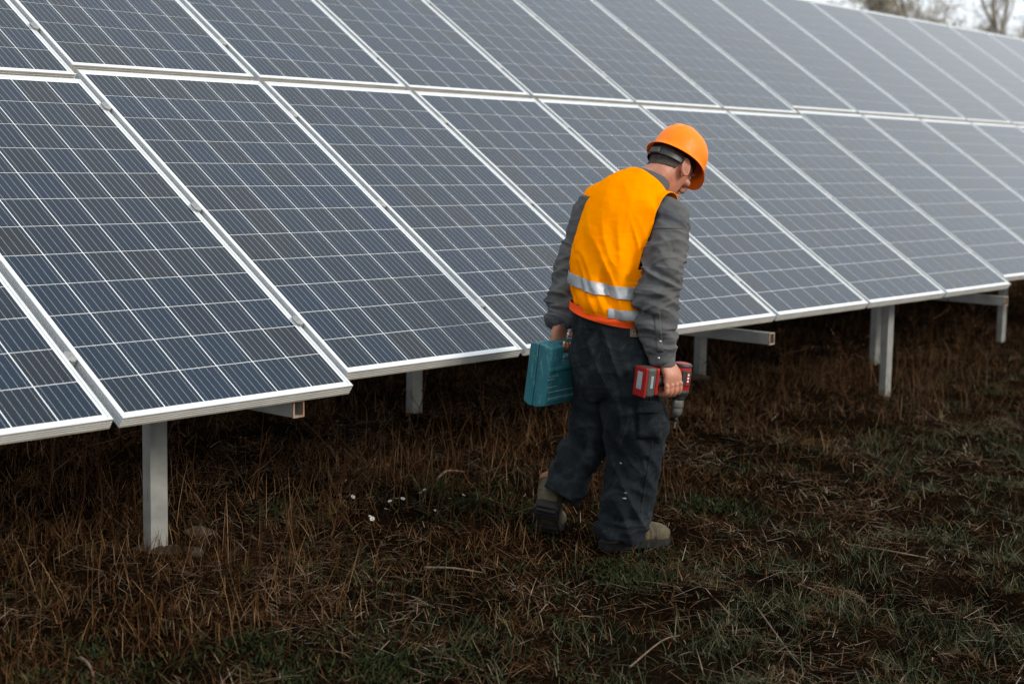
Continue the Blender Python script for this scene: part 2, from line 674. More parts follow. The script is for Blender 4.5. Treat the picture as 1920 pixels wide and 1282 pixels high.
def beam(root, x, y0, y1, z):
    mb = MB()
    tube_box(mb, (x, y0, z), (x, y1, z + 0.02), 0.05, 0.06, (1, 0, 0), 0.005)
    b = mb.build('cross_beam', M['galv'], root, bevel=0.003)
    e = MB()
    tube_box(e, (x, y0 - 0.0015, z), (x, y0 + 0.006, z), 0.052, 0.062, (1, 0, 0), 0.007)
    e.build('cut_end', M['rust'], b)

def rafter(root, u, v0, v1, dv=0, dn=0):
    mb = MB()
    n = -0.040 - 0.040 - 0.031 + dn
    tube_box(mb, w3(u, v0 + dv, n), w3(u, v1 + dv, n), 0.05, 0.06, (1, 0, 0), 0.004)
    mb.build('rafter', M['galv'], root, bevel=0.003)

CLAMPV = (0.30, 1.0, 1.69)
def clamp_meshes():
    a = MB()
    a.box((0, 0, -0.0004), (0.0335, 0.040, 0.0010))
    a.box((0, 0, -0.014), (0.018, 0.05, 0.028))
    me = bevelled(a.mesh('clamp'), 0.0004, 1)
    me.materials.append(M['clamp'])
    b = MB()
    b.loft([(0, 0, 0.0), (0, 0, 0.0012)], [0.0036, 0.0034], n=6, sub=1)
    mb_ = b.mesh('bolt')
    mb_.materials.append(M['clamp'])
    return me, mb_
CLAMP, BOLT = clamp_meshes()

def mount(name, label, ks, posts, beams):
    tb = table_of(ks[0])
    du, dv, dn = TABLE[tb]
    root = empty('mounting_frame', (posts[0][0], posts[0][1], float(ground_h(np.array([posts[0][0]]), np.array([posts[0][1]]))[0])))
    root.location = (0, 0, 0)
    tag(root, label, 'metal frame', 'steel frames under the panels')
    for q in posts:
        post(root, *q)
    for x, y0, y1, z in beams:
        beam(root, x, y0, y1, z)
        rafter(root, x - 0.03, 0.10, 3.8, dv, dn)
    u0, u1 = ks[0] * PITCH + du, ks[-1] * PITCH + PW + du
    for row in (0, 1):
        for v in CLAMPV:
            vv = row * (PL + VGAP) + v + dv
            mb = MB()
            tube_box(mb, w3(u0 + 0.03, vv, -0.061 + dn), w3(u1 - 0.03, vv, -0.061 + dn), 0.04, 0.04, w3(0, 1, 0), 0.003)
            mb.build('purlin', M['galv'], root)
            for k in range(ks[0], ks[-1]):
                c = obj('clamp', CLAMP, None, root)
                c.location = w3(k * PITCH + PW + (PITCH - PW) / 2 + du, vv, dn)
                c.rotation_euler = PROT
                b = obj('bolt', BOLT, None, c)
    if tb != 'near':      # the clamps that also hold the neighbouring table's last panel
        for row in (0, 1):
            for v in CLAMPV:
                c = obj('clamp', CLAMP, None, root)
                c.location = w3(ks[0] * PITCH - (PITCH - PW) / 2 + du, row * (PL + VGAP) + v + dv, dn)
                c.rotation_euler = PROT
                obj('bolt', BOLT, None, c)
    return root

mount('near', 'galvanised steel frame with the nearest square post, under the left panels', [-2, -1], [(-0.52, 0.44)], [(-0.24, 0.0, 2.2, -0.105)])
mount('mid', 'long galvanised steel frame with several posts, behind the worker', list(range(0, 6)), [(1.89, 1.44), (4.90, 0.28), (4.24, 1.21), (5.90, 0.85)], [(2.99, -0.01, 2.2, -0.115), (6.0, -0.02, 2.2, -0.105)])
mount('far', 'galvanised steel frame at the far right, its single post standing in dry weeds', list(range(6, 15)), [(7.91, 0.77), (10.5, 0.6)], [(9.0, 0.0, 2.2, -0.09)])
# ------------------------------------------------------------------ the worker
A_ = np.array([RW[2][0], RW[2][1], 0.0]); A_ /= np.linalg.norm(A_)       # horizontal, away from the photographer
R_ = np.array([A_[1], -A_[0], 0.0])                                       # horizontal, to the right
Z_ = np.array([0, 0, 1.0])
MAN = np.array([0.90, -0.60, 0.0])
MAN_A = MAN @ A_

def at(px, py, a=0.0):
    """world point seen at photo pixel (px, py), a metres behind the worker's own vertical plane"""
    d = ray(px, py)
    return CAM + d * ((MAN_A + a - CAM @ A_) / (d @ A_))

def raz(r, a, z):
    v = r * R_ + a * A_ + z * Z_
    return v / np.linalg.norm(v)

def ats(*L):
    return [at(*q) for q in L]

def cloth_mat(name, c1, c2, scale=14, rough=0.9, weave=900, dirt=None, bump=0.35, sheen=0.02):
    q = Mat(name, rough, 0, 0.15)
    f = q.noise(scale, 6, 0.6)
    s = q.ramp(f, [(0.3, c1), (0.7, c2)])
    if dirt:
        g = q.noise(8.0, 8, 0.72, None, 0.8)
        gm = q.ramp(g, [(0.50, (0, 0, 0)), (0.70, (1, 1, 1))])
        s = q.mixc(gm, s, dirt)
    q.base(s)
    mpn = q.n('ShaderNodeMapping'); mpn.inputs['Rotation'].default_value = (0.5, 0.4, 0.3); mpn.inputs['Scale'].default_value = (1.0, 1.0, 2.2)
    q.l(q.coord(), mpn.inputs['Vector'])
    q.bump(q.noise(11, 3, 0.5, mpn.outputs['Vector'], 0.6, 'RIDGED_MULTIFRACTAL'), bump * 1.2, 0.009)
    q.bump(q.noise(45, 4, 0.6), bump, 0.006)
    q.bump(q.noise(weave, 2), 0.15, 0.001)
    q.b.inputs['Sheen Weight'].default_value = sheen
    q.b.inputs['Specular IOR Level'].default_value = 0.05 if sheen else 0.0
    return q.m

M['vest'] = cloth_mat('hi_vis_fabric', (1.0, 0.25, 0.0), (1.0, 0.305, 0.0), 6, 0.85, bump=0.25, sheen=0.0)
M['vest_shaded'] = cloth_mat('hi_vis_shaded', (0.85, 0.07, 0.012), (0.95, 0.10, 0.016), 6, 0.9)  # vest fabric with shade put into the colour as red
M['shirt'] = cloth_mat('grey_cotton', (0.078, 0.078, 0.078), (0.120, 0.118, 0.114), 9, dirt=(0.070, 0.075, 0.083), bump=0.45)
M['trouser'] = cloth_mat('dark_canvas', (0.007, 0.009, 0.011), (0.015, 0.019, 0.022), 7, dirt=(0.032, 0.040, 0.044), bump=0.7)
q_ = Mat('reflective_tape', 0.45, 0.2, 0.4)
q_.base(q_.ramp(q_.noise(25, 4), [(0.3, (0.30, 0.31, 0.32)), (0.7, (0.42, 0.43, 0.44))]))
q_.bump(q_.noise(60, 3), 0.3, 0.003)
M['tape'] = q_.m
def mat_skin():
    q = Mat('skin', 0.5, 0, 0.4)
    f = q.noise(28, 5, 0.6)
    a = q.ramp(f, [(0.3, (0.40, 0.16, 0.095)), (0.7, (0.50, 0.225, 0.145))])
    q.base(a)
    q.b.inputs['Subsurface Weight'].default_value = 0.12
    q.b.inputs['Subsurface Radius'].default_value = (0.01, 0.004, 0.002)
    q.bump(q.noise(160, 4, 0.6), 0.25, 0.002)
    return q.m
M['skin'] = mat_skin()
M['hair'] = two_tone('short_hair', (0.020, 0.015, 0.012), (0.07, 0.055, 0.045), 160, 0.8, bump=0.9, bscale=260, bd=0.004)
def mat_hat():
    q = Mat('hard_hat_plastic', 0.4, 0, 0.22)
    f = q.noise(5, 6, 0.65)
    q.base(q.ramp(f, [(0.3, (0.97, 0.19, 0.0)), (0.7, (1.0, 0.235, 0.0))]))
    s = q.noise(60, 6, 0.7)
    q.l(q.ramp(s, [(0.35, (0.36, 0.36, 0.36)), (0.75, (0.6, 0.6, 0.6))]), q.b.inputs['Roughness'])
    return q.m
M['hat'] = mat_hat()
M['strap'] = two_tone('black_plastic', (0.008, 0.009, 0.010), (0.018, 0.019, 0.020), 40, 0.45)
def mat_boot():
    q = Mat('muddy_boot', 0.8, 0, 0.25)
    f = q.noise(9, 6, 0.65)
    q.base(q.ramp(f, [(0.3, (0.030, 0.028, 0.018)), (0.5, (0.07, 0.058, 0.034)), (0.70, (0.15, 0.105, 0.052))]))
    q.bump(q.noise(70, 5, 0.7), 0.6, 0.006)
    return q.m
M['boot'] = mat_boot()
M['sole'] = two_tone('rubber_sole', (0.004, 0.004, 0.004), (0.012, 0.010, 0.008), 25, 0.95, bump=0.6, bscale=60, bd=0.006)
M['liner'] = two_tone('boot_lining', (0.20, 0.075, 0.035), (0.28, 0.11, 0.055), 30, 0.9)
M['patch'] = two_tone('leather_patch', (0.13, 0.085, 0.055), (0.17, 0.115, 0.075), 60, 0.8)
M['emblem'] = two_tone('patch_emblem', (0.30, 0.20, 0.11), (0.34, 0.23, 0.13), 60, 0.8)
M['dr_wht_'] = two_tone('paint_drip', (0.22, 0.23, 0.23), (0.28, 0.29, 0.29), 30)
M['brass'] = two_tone('brass', (0.55, 0.33, 0.10), (0.65, 0.42, 0.16), 40, 0.35, 0.8)
M['snap'] = two_tone('snap_metal', (0.5, 0.46, 0.38), (0.6, 0.56, 0.48), 40, 0.35, 0.7)

man = empty('person', tuple(at(1150, 1036, 0.0)))
man.location = (0, 0, 0)
tag(man, 'worker in orange hard hat and orange vest walking with head bowed beside the panels', 'person')

TH = raz(0.60, 0.80, 0)           # the way the chest points
TR = raz(0.80, -0.60, 0)          # the worker's own right at the chest
HF = raz(0.572, 0.572, -0.588)    # the way the face points
HR = raz(0.707, -0.707, 0)
HU = np.cross(HR, HF)
HM = np.stack([HR, HF, HU], 1)
HC = at(1257, 315, 0.20)          # centre of the head

def head_pt(x, y, z):
    return HC + HM @ np.array([x, y, z])

# joints
SHR, ELR, WRR = at(1258, 405, 0.03), at(1240, 545, -0.10), at(1245, 676, -0.115)
SHL, ELL, WRL = at(1122, 396, 0.19), at(1066, 505, 0.22), at(1057, 600, 0.13)
HIPR, KNR, ANR = at(1178, 668, -0.05), at(1190, 838, 0.0), at(1163, 990, 0.02)
HIPL, KNL, ANL = at(1128, 662, 0.05), at(1104, 818, 0.15), at(1046, 922, 0.20)

def fingers(mb, roots, curl, pitch_dirs, rad):
    """each finger its own bent, tapering chain: roots, then joints given as offsets"""
    for r, offs, q in zip(roots, curl, rad):
        P = [np.asarray(r)]
        for o in offs:
            P.append(P[-1] + np.asarray(o))
        rr = [q * s for s in (1.05, 1.02, 0.98, 0.92, 0.82, 0.7, 0.6)][:len(P)]
        mb.loft(P, rr, ref=Z_ + 0.3 * R_, n=10, sub=4)
        mb.ball(P[-1], rr[-1] * 0.98, nu=10, nv=8)

def build_body():
    mb = MB()
    # trunk under the clothes
    mb.loft(ats((1143, 680, 0), (1140, 600, 0.02), (1142, 520, 0.05), (1158, 430, 0.09), (1178, 385, 0.12), (1200, 350, 0.14)),
            [(0.13, 0.10), (0.125, 0.095), (0.13, 0.10), (0.15, 0.10), (0.15, 0.085), (0.07, 0.06)], TR)
    # legs
    mb.loft([HIPR, 0.5 * (HIPR + KNR), KNR, 0.6 * KNR + 0.4 * ANR, ANR], [0.080, 0.064, 0.048, 0.044, 0.034], R_)
    mb.loft([HIPL, 0.5 * (HIPL + KNL), KNL, 0.6 * KNL + 0.4 * ANL, ANL], [0.066, 0.056, 0.046, 0.044, 0.034], R_)
    # arms
    mb.loft([SHR, 0.5 * (SHR + ELR), ELR, 0.5 * (ELR + WRR), WRR, WRR - 0.02 * Z_], [0.052, 0.046, 0.038, 0.036, (0.030, 0.022), (0.031, 0.020)], R_)
    mb.loft([SHL, 0.5 * (SHL + ELL), ELL, 0.5 * (ELL + WRL), WRL, WRL - 0.02 * Z_], [0.042, 0.038, 0.034, 0.036, (0.026, 0.024), (0.026, 0.022)], R_)
    # neck
    mb.loft([at(1198, 362, 0.12), at(1222, 340, 0.15), head_pt(0, -0.035, -0.055), head_pt(0, -0.02, 0.0)], [0.075, 0.062, 0.060, 0.062], HR)
    # skull and face
    prof = [(-0.118, 0.052, 0.022, 0.014), (-0.105, 0.040, 0.036, 0.034), (-0.08, 0.022, 0.052, 0.060), (-0.05, 0.008, 0.062, 0.080), (-0.01, 0.0, 0.070, 0.094),
            (0.03, -0.003, 0.074, 0.098), (0.065, -0.006, 0.070, 0.092), (0.09, -0.008, 0.056, 0.072), (0.108, -0.010, 0.034, 0.042), (0.115, -0.01, 0.012, 0.014)]
    mb.loft([head_pt(0, y, z) for z, y, a, b in prof], [(a, b) for z, y, a, b in prof], HR, n=28)
    mb.loft([head_pt(0, 0.088, 0.025), head_pt(0, 0.104, -0.005), head_pt(0, 0.112, -0.024), head_pt(0, 0.092, -0.036)], [0.010, 0.012, 0.016, 0.011], HR, n=10)       # nose
    for s in (-1, 1):
        mb.ball(head_pt(0.034 * s, 0.084, 0.027), (0.024, 0.010, 0.008), HM)            # brow
        mb.ball(head_pt(0.044 * s, 0.066, -0.022), (0.020, 0.020, 0.017), HM)           # cheek
    mb.ball(head_pt(0, 0.086, -0.058), (0.025, 0.010, 0.0065), HM)                      # lips
    mb.ball(head_pt(0, 0.086, -0.070), (0.021, 0.010, 0.0065), HM)
    mb.ball(head_pt(0, 0.076, -0.097), (0.022, 0.016, 0.014), HM)                       # chin
    # ears: a rim and a bowl
    for s in (-1, 1):
        rim = []
        for t in np.linspace(-0.5, 1.45, 9) * math.pi:
            rim.append(head_pt(s * (0.077 + 0.010 * (1 - math.cos(t - 2.4)) / 2 + 0.004), -0.012 + 0.018 * math.cos(t) - 0.006 * math.sin(t), -0.004 + 0.031 * math.sin(t)))
        mb.loft(rim, [0.0035] + [0.0052] * 7 + [0.0045], HR, n=8, sub=4)
        mb.ball(head_pt(s * 0.0795, -0.011, -0.003), (0.0085, 0.018, 0.029), HM)
        mb.ball(head_pt(s * 0.081, -0.006, -0.034), (0.006, 0.008, 0.010), HM)
    # right hand: closed round the drill's grip, back of the hand to the photographer
    g = at(1250, 716, -0.105)                       # grip centre
    hx = raz(0.80, 0.60, 0)                         # along the grip, towards the drill's barrel (index side)
    hb = raz(0.60, -0.80, 0)                        # out of the back of the hand
    mb.loft([WRR - 0.012 * Z_, WRR * 0.55 + (g + hb * 0.034 + Z_ * 0.03) * 0.45, g + hb * 0.031 + Z_ * 0.028, g + hb * 0.031 - Z_ * 0.0], [(0.030, 0.021), (0.038, 0.018), (0.043, 0.0165), (0.044, 0.014)], hx, n=20, ex=2.6)
    for i, (o, L, r0) in enumerate(((0.034, 1.0, 0.0098), (0.0115, 1.06, 0.0102), (-0.0115, 1.0, 0.0096), (-0.033, 0.84, 0.0086))):
        base = g + hx * o + hb * 0.033 - Z_ * (0.002 + 0.0025 * i)
        P = [base, base - Z_ * 0.020 * L + hb * 0.004, base - Z_ * 0.037 * L - hb * 0.008, base - Z_ * 0.043 * L - hb * 0.030, base - Z_ * 0.034 * L - hb * 0.052, base - Z_ * 0.012 * L - hb * 0.060, base + Z_ * 0.003 - hb * 0.056]
        mb.loft(P, [r0 * s for s in (1.12, 1.06, 1.08, 1.0, 0.98, 0.9, 0.72)], hx, n=10, sub=4)
        mb.ball(base + hb * 0.004, r0 * 1.22, nu=10, nv=8)      # knuckle
    th0 = g + hx * 0.036 + hb * 0.012 + Z_ * 0.036
    mb.loft([th0, th0 + hx * 0.016 - hb * 0.020 - Z_ * 0.008, th0 + hx * 0.010 - hb * 0.042 - Z_ * 0.022, th0 - hx * 0.004 - hb * 0.052 - Z_ * 0.036], [0.017, 0.0125, 0.0115, 0.009], Z_, n=10, sub=4)
    # left hand: hooked round the handle of the case
    g = CASE_GRIP
    cx = CASE_L                                     # along the handle, forwards (index side)
    cb = -CASE_T                                    # out of the back of the hand (towards the panels)
    mb.loft([WRL - 0.01 * Z_, WRL * 0.5 + (g + cb * 0.028 + Z_ * 0.04) * 0.5, g + cb * 0.028 + Z_ * 0.030, g + cb * 0.029 + Z_ * 0.004], [(0.030, 0.024), (0.038, 0.021), (0.043, 0.018), (0.044, 0.015)], cx, n=20, ex=2.6)
    for i, (o, L, r0) in enumerate(((0.034, 1.0, 0.0098), (0.0115, 1.06, 0.0102), (-0.0115, 1.0, 0.0098), (-0.033, 0.86, 0.0088))):
        base = g + cx * o + cb * 0.030 + Z_ * 0.002
        P = [base, base - Z_ * 0.018 * L + cb * 0.001, base - Z_ * 0.030 * L - cb * 0.012, base - Z_ * 0.030 * L - cb * 0.034, base - Z_ * 0.012 * L - cb * 0.052, base + Z_ * 0.006 - cb * 0.050]
        mb.loft(P, [r0 * s for s in (1.12, 1.06, 1.05, 1.0, 0.92, 0.72)], cx, n=10, sub=4)
        mb.ball(base + cb * 0.002, r0 * 1.15, nu=10, nv=8)
    th0 = g + cx * 0.030 + Z_ * 0.034 - cb * 0.0
    mb.loft([th0, th0 - cb * 0.022 - Z_ * 0.006 + cx * 0.008, th0 - cb * 0.042 - Z_ * 0.016, th0 - cb * 0.050 - Z_ * 0.030 - cx * 0.008], [0.018, 0.013, 0.012, 0.0095], Z_, n=10, sub=4)
    me = fused(mb, 0.0032, 3, 0.45)
    return obj('body', me, M['skin'], man)

# the case is carried in the left hand: its frame is needed by the hand
CASE_L = raz(0.64, 0.77, 0.02)
CASE_T = np.cross(CASE_L, Z_); CASE_T /= np.linalg.norm(CASE_T)          # towards the worker's leg
CASE_U = Z_ * 0.985 + CASE_T * 0.13; CASE_U /= np.linalg.norm(CASE_U)
CASE_T = np.cross(CASE_L, CASE_U)
CASE_M = np.stack([CASE_L, CASE_T, CASE_U], 1)
CASE_C = at(1052, 694, 0.12)
CASE_GRIP = CASE_C + CASE_U * 0.110
BODY = build_body()

# hair under the hat: grows from the scalp
hm = cut(BODY.data, [(head_pt(0, -0.075, -0.040), HM @ np.array([0, -0.30, 0.95])), (head_pt(0, -0.034, 0.0), HM @ np.array([0, -1, 0.12]))])
V = get_v(hm); V += get_n(hm) * (0.0035 + 0.0022 * noise3(V * 190))[:, None]; set_v(hm, V)
hm.materials.clear()
obj('hair', hm, M['hair'], man)
for s in (-1, 1):
    e = MB().ball(head_pt(0.033 * s, 0.076, 0.010), 0.0125, nu=14, nv=10)
    e.build('eye', two_tone('eye', (0.75, 0.73, 0.70), (0.8, 0.78, 0.75), 30, 0.2), man, sm=True)

# ---- hard hat
def build_hat():
    c0 = head_pt(0.004, 0.012, 0.055)
    nphi, V, F = 72, [], []
    prof = []
    for t in np.linspace(0.02, 1, 16):                      # dome
        s = math.sin(t * math.pi / 2)
        prof.append((s ** 0.92, 0.124 * math.cos(t * math.pi / 2) ** 0.78, 0.0))
    prof += [(1.0, -0.012, 0.001), (1.0, -0.022, 0.006), (1.0, -0.026, 0.013), (1.0, -0.029, 0.0135)]   # side wall and lip
    for rr, z, lip in prof:
        for k in range(nphi):
            ph = 2 * math.pi * k / nphi
            cx, cy = math.cos(ph), math.sin(ph)
            a, b = 0.102, 0.121
            front = max(0.0, cy) ** 5
            back = max(0.0, -cy) ** 3
            x = cx * (a * rr + lip)
            y = cy * (b * rr + lip)
            zz = z
            if lip > 0.003:
                y += front * 0.020 * (lip / 0.0135)
                zz -= front * 0.012 * (lip / 0.0135) - abs(cx) ** 4 * 0.006
                y -= back * 0.012 * (lip / 0.0135)
            # three low ribs over the crown
            rib = 0
            if rr < 0.97:
                for xo in (-0.034, 0.0, 0.034):
                    rib = max(rib, math.exp(-((x - xo) / (0.007 if xo else 0.011)) ** 4) * min(1, (0.97 - rr) * 6))
            V.append(c0 + HM @ np.array([x, y, zz + 0.006 * rib]))
    n = len(prof)
    top = len(V)
    V.append(c0 + HM @ np.array([0, 0, 0.1285]))
    for i in range(n - 1):
        for k in range(nphi):
            F.append((i * nphi + k, (i + 1) * nphi + k, (i + 1) * nphi + (k + 1) % nphi, i * nphi + (k + 1) % nphi))
    for k in range(nphi):
        F.append((top, k, (k + 1) % nphi))
    me = bpy.data.meshes.new('hard_hat')
    me.from_pydata([tuple(v) for v in V], [], F)
    me.update()
    bm = bmesh.new(); bm.from_mesh(me); bmesh.ops.recalc_face_normals(bm, faces=bm.faces); bm.to_mesh(me); bm.free()
    me = evaluated(me, ('SUBSURF', dict(levels=1, render_levels=1)), ('SOLIDIFY', dict(thickness=0.003, offset=-1)))
    smooth(me)
    hat = obj('hard_hat', me, M['hat'], man)
    # headband and nape strap
    def ring(name, z0, z1, tilt, r, t0, t1, mat):
        V, F = [], []
        ts = np.linspace(t0, t1, 49)
        for t in ts:
            x, y = r[0] * math.cos(t), r[1] * math.sin(t)
            dz = tilt * max(0, -math.sin(t))
            for k, (ro, z) in enumerate(((0, z0), (0.0025, z0), (0.0025, z1), (0, z1))):
                V.append(head_pt(x * (1 + ro / r[0]), -0.004 + y * (1 + ro / r[1]), z - dz))
        for i in range(len(ts) - 1):
            for k in range(4):
                F.append((i * 4 + k, i * 4 + (k + 1) % 4, i * 4 + 4 + (k + 1) % 4, i * 4 + 4 + k))
        me = bpy.data.meshes.new(name); me.from_pydata([tuple(v) for v in V], [], F); me.update()
        bm = bmesh.new(); bm.from_mesh(me); bmesh.ops.recalc_face_normals(bm, faces=bm.faces); bm.to_mesh(me); bm.free()
        return obj(name, me, mat, hat)
    ring('headband', 0.030, 0.056, 0.002, (0.080, 0.099), 0, 2 * math.pi, M['strap'])
    ring('nape_strap', 0.002, 0.024, 0.014, (0.081, 0.109), math.pi * 1.0, math.pi * 2.0, M['strap'])
    bk = MB().box(head_pt(0, -0.116, 0.000), (0.045, 0.010, 0.026), HM)
    bk.build('buckle', M['strap'], hat, bevel=0.003)
build_hat()

# ---- clothing
def disp(me, f):
    V, N = get_v(me), get_n(me)
    set_v(me, V + N * f(V, N)[:, None])
    return me

def ridge(P, basis, freqs, seed=0.0, warp=0.5):
    """folds running along basis[1]; basis[0] is across them"""
    B = np.stack(basis, 1)
    q = (P - MAN) @ B * np.asarray(freqs)
    q = q + warp * np.stack([noise3(q * 0.7 + 31.1 + seed), noise3(q * 0.7 + 57.7 + seed), noise3(q * 0.7 + 83.3 + seed)], 1)
    n = noise3(q + seed)
    return np.clip(1 - 2.4 * np.abs(n), -0.35, 1)

def seg_t(P, a, b):
    d = b - a
    return np.clip(((P - a) @ d) / (d @ d), 0, 1)

# trousers
def build_trousers():
    mb = MB()
    hip = raz(0.66, -0.75, 0)
    mb.loft(ats((1141, 585, 0.02), (1141, 618, 0.02), (1144, 665, 0.01), (1146, 712, 0.01), (1148, 740, 0.01)), [(0.130, 0.104), (0.138, 0.112), (0.156, 0.128), (0.150, 0.122), (0.11, 0.10)], hip, n=32, ex=2.3)
    mb.loft([at(1172, 660, -0.03), at(1184, 745, -0.03), at(1190, 830, -0.0), at(1184, 905, 0.015), at(1170, 968, 0.02), at(1162, 1003, 0.02)], [(0.095, 0.10), (0.108, 0.104), (0.098, 0.094), (0.095, 0.090), (0.086, 0.086), (0.083, 0.086)], R_, n=32, ex=2.4)
    mb.loft([at(1118, 660, 0.05), at(1116, 745, 0.10), at(1105, 815, 0.14), at(1084, 858, 0.135), at(1064, 900, 0.12), at(1044, 950, 0.11)], [(0.090, 0.10), (0.088, 0.10), (0.076, 0.090), (0.070, 0.084), (0.069, 0.080), (0.074, 0.082)], R_, n=32, ex=2.4)
    # cargo pocket bulge on the right thigh
    mb.ball(at(1226, 790, -0.03), (0.045, 0.075, 0.085), np.stack([R_, A_, Z_], 1))
    me = fused(mb, 0.0045, 8, 0.5)
    def f(P, N):
        kr = np.exp(-((P[:, 2] - KNR[2]) / 0.16) ** 2)
        an = np.exp(-((P[:, 2] - ANR[2] - 0.03) / 0.10) ** 2)
        up = np.clip((P[:, 2] - KNR[2]) / 0.4, 0, 1)
        d1 = ridge(P, (raz(0.35, 0.1, 0.93), raz(0.93, 0.2, -0.35), A_), (9.5, 3.0, 4), 2.0, 0.9)
        d2 = ridge(P, (raz(0.9, 0.1, 0.45), raz(-0.45, 0, 0.9), A_), (11, 2.2, 6), 9.0, 0.7)
        d3 = ridge(P, (Z_, R_, A_), (17, 4, 4), 17.0, 0.5)
        return 0.014 * d1 * (0.35 + 0.6 * kr) + 0.012 * d2 + 0.011 * d3 * an + 0.003 * fbm(P * 22, 2)
    disp(me, f)
    lowR = at(1162, 1003, 0.02)
    me = evaluated(me, ('SMOOTH', dict(factor=0.4, iterations=1)))
    # the trailing leg's hem is hitched up on the boot: cut it on a slant
    bm = bmesh.new(); bm.from_mesh(me)
    ha, hb = at(1012, 905, 0.10), at(1094, 958, 0.10)
    hn = np.cross(hb - ha, raz(0.1, 0.95, -0.3)); hn *= np.sign(hn[2]); hn /= np.linalg.norm(hn)
    side = at(1099, 940, 0.0)
    dead = [v for v in bm.verts if (np.array(v.co) - ha) @ hn < 0 and (np.array(v.co) - side) @ R_ < 0 and v.co.z < KNL[2]]
    bmesh.ops.delete(bm, geom=dead, context='VERTS')
    bm.to_mesh(me); bm.free()
    me = evaluated(me, ('SOLIDIFY', dict(thickness=0.004, offset=-1)))
    smooth(me)
    tr = obj('trousers', me, M['trouser'], man)
    # seams and pockets sewn on the surface
    return tr, me

trousers, TRME = build_trousers()

from mathutils.bvhtree import BVHTree
def bvh_of(me):
    V = [Vector(v) for v in get_v(me)]
    return BVHTree.FromPolygons(V, [tuple(p.vertices) for p in me.polygons])

def stick_on(bvh, px0, py0, px1, py1, nx=8, ny=8, lift=0.003, thick=0.003, skew=0.0):
    """a cloth rectangle laid on the surface the photograph shows between two pixels"""
    V = []
    for j in range(ny + 1):
        for i in range(nx + 1):
            x = px0 + (px1 - px0) * i / nx + skew * j / ny
            y = py0 + (py1 - py0) * j / ny
            d = Vector(ray(x, y)).normalized()
            h = bvh.ray_cast(Vector(CAM), d)
            if h[0] is None:
                return None
            V.append(h[0] - d * lift)
    F = []
    for j in range(ny):
        for i in range(nx):
            a = j * (nx + 1) + i
            F.append((a, a + nx + 1, a + nx + 2, a + 1))
    me = bpy.data.meshes.new('patch')
    me.from_pydata([tuple(v) for v in V], [], F)
    me.update()
    me = evaluated(me, ('SOLIDIFY', dict(thickness=thick, offset=0)))
    smooth(me)
    return me

tb = bvh_of(TRME)
for name, box, mt, lift, par in (('back_pocket', (1160, 626, 1214, 690), 'trouser', 0.004, None), ('brand_patch', (1181.5, 614, 1196, 632), 'patch', 0.010, None), ('cargo_pocket', (1196, 752, 1240, 822), 'trouser', 0.008, None), ('pocket_flap', (1194, 752, 1243, 774), 'trouser', 0.013, None)):
    me = stick_on(tb, *box, lift=lift)
    if me:
        o_ = obj(name, me, M[mt], trousers)
        if name == 'brand_patch':
            # the small swirl of the maker's patch
            pts = []
            for t in np.linspace(0.3, 5.6, 14):
                h = tb.ray_cast(Vector(CAM), Vector(ray(1188.7 + 3.6 * math.cos(t), 623 + 4.2 * math.sin(t))).normalized())
                if h[0] is not None:
                    pts.append(np.array(h[0]) - ray(1188, 623) * 0.0125)
            if len(pts) > 5:
                e = MB(); e.loft(pts, [0.0014] * len(pts), A_, n=6, sub=1)
                o2 = e.build('patch_emblem', M['emblem'], o_)

for x0, y0, x1, y1, sk in ((1121, 604, 1123.5, 700, 8), (1150, 612, 1152, 626, 0), (1212, 700, 1214, 750, 6), (1222, 830, 1224, 960, -22)):
    me = stick_on(tb, x0, y0, x1, y1, 2, 24, 0.0015, 0.0022, sk)
    if me: obj('seam', me, M['trouser'], trousers)
for px, py, w_ in ((1172, 924, 2.2), (1170, 934, 3.2), (1163, 868, 1.6)):
    me = stick_on(tb, px - w_, py - 1.4, px + w_, py + 1.4, 3, 2, 0.002, 0.001, 1.5)
    if me: obj('paint_spot', me, M['dr_wht_'], trousers)

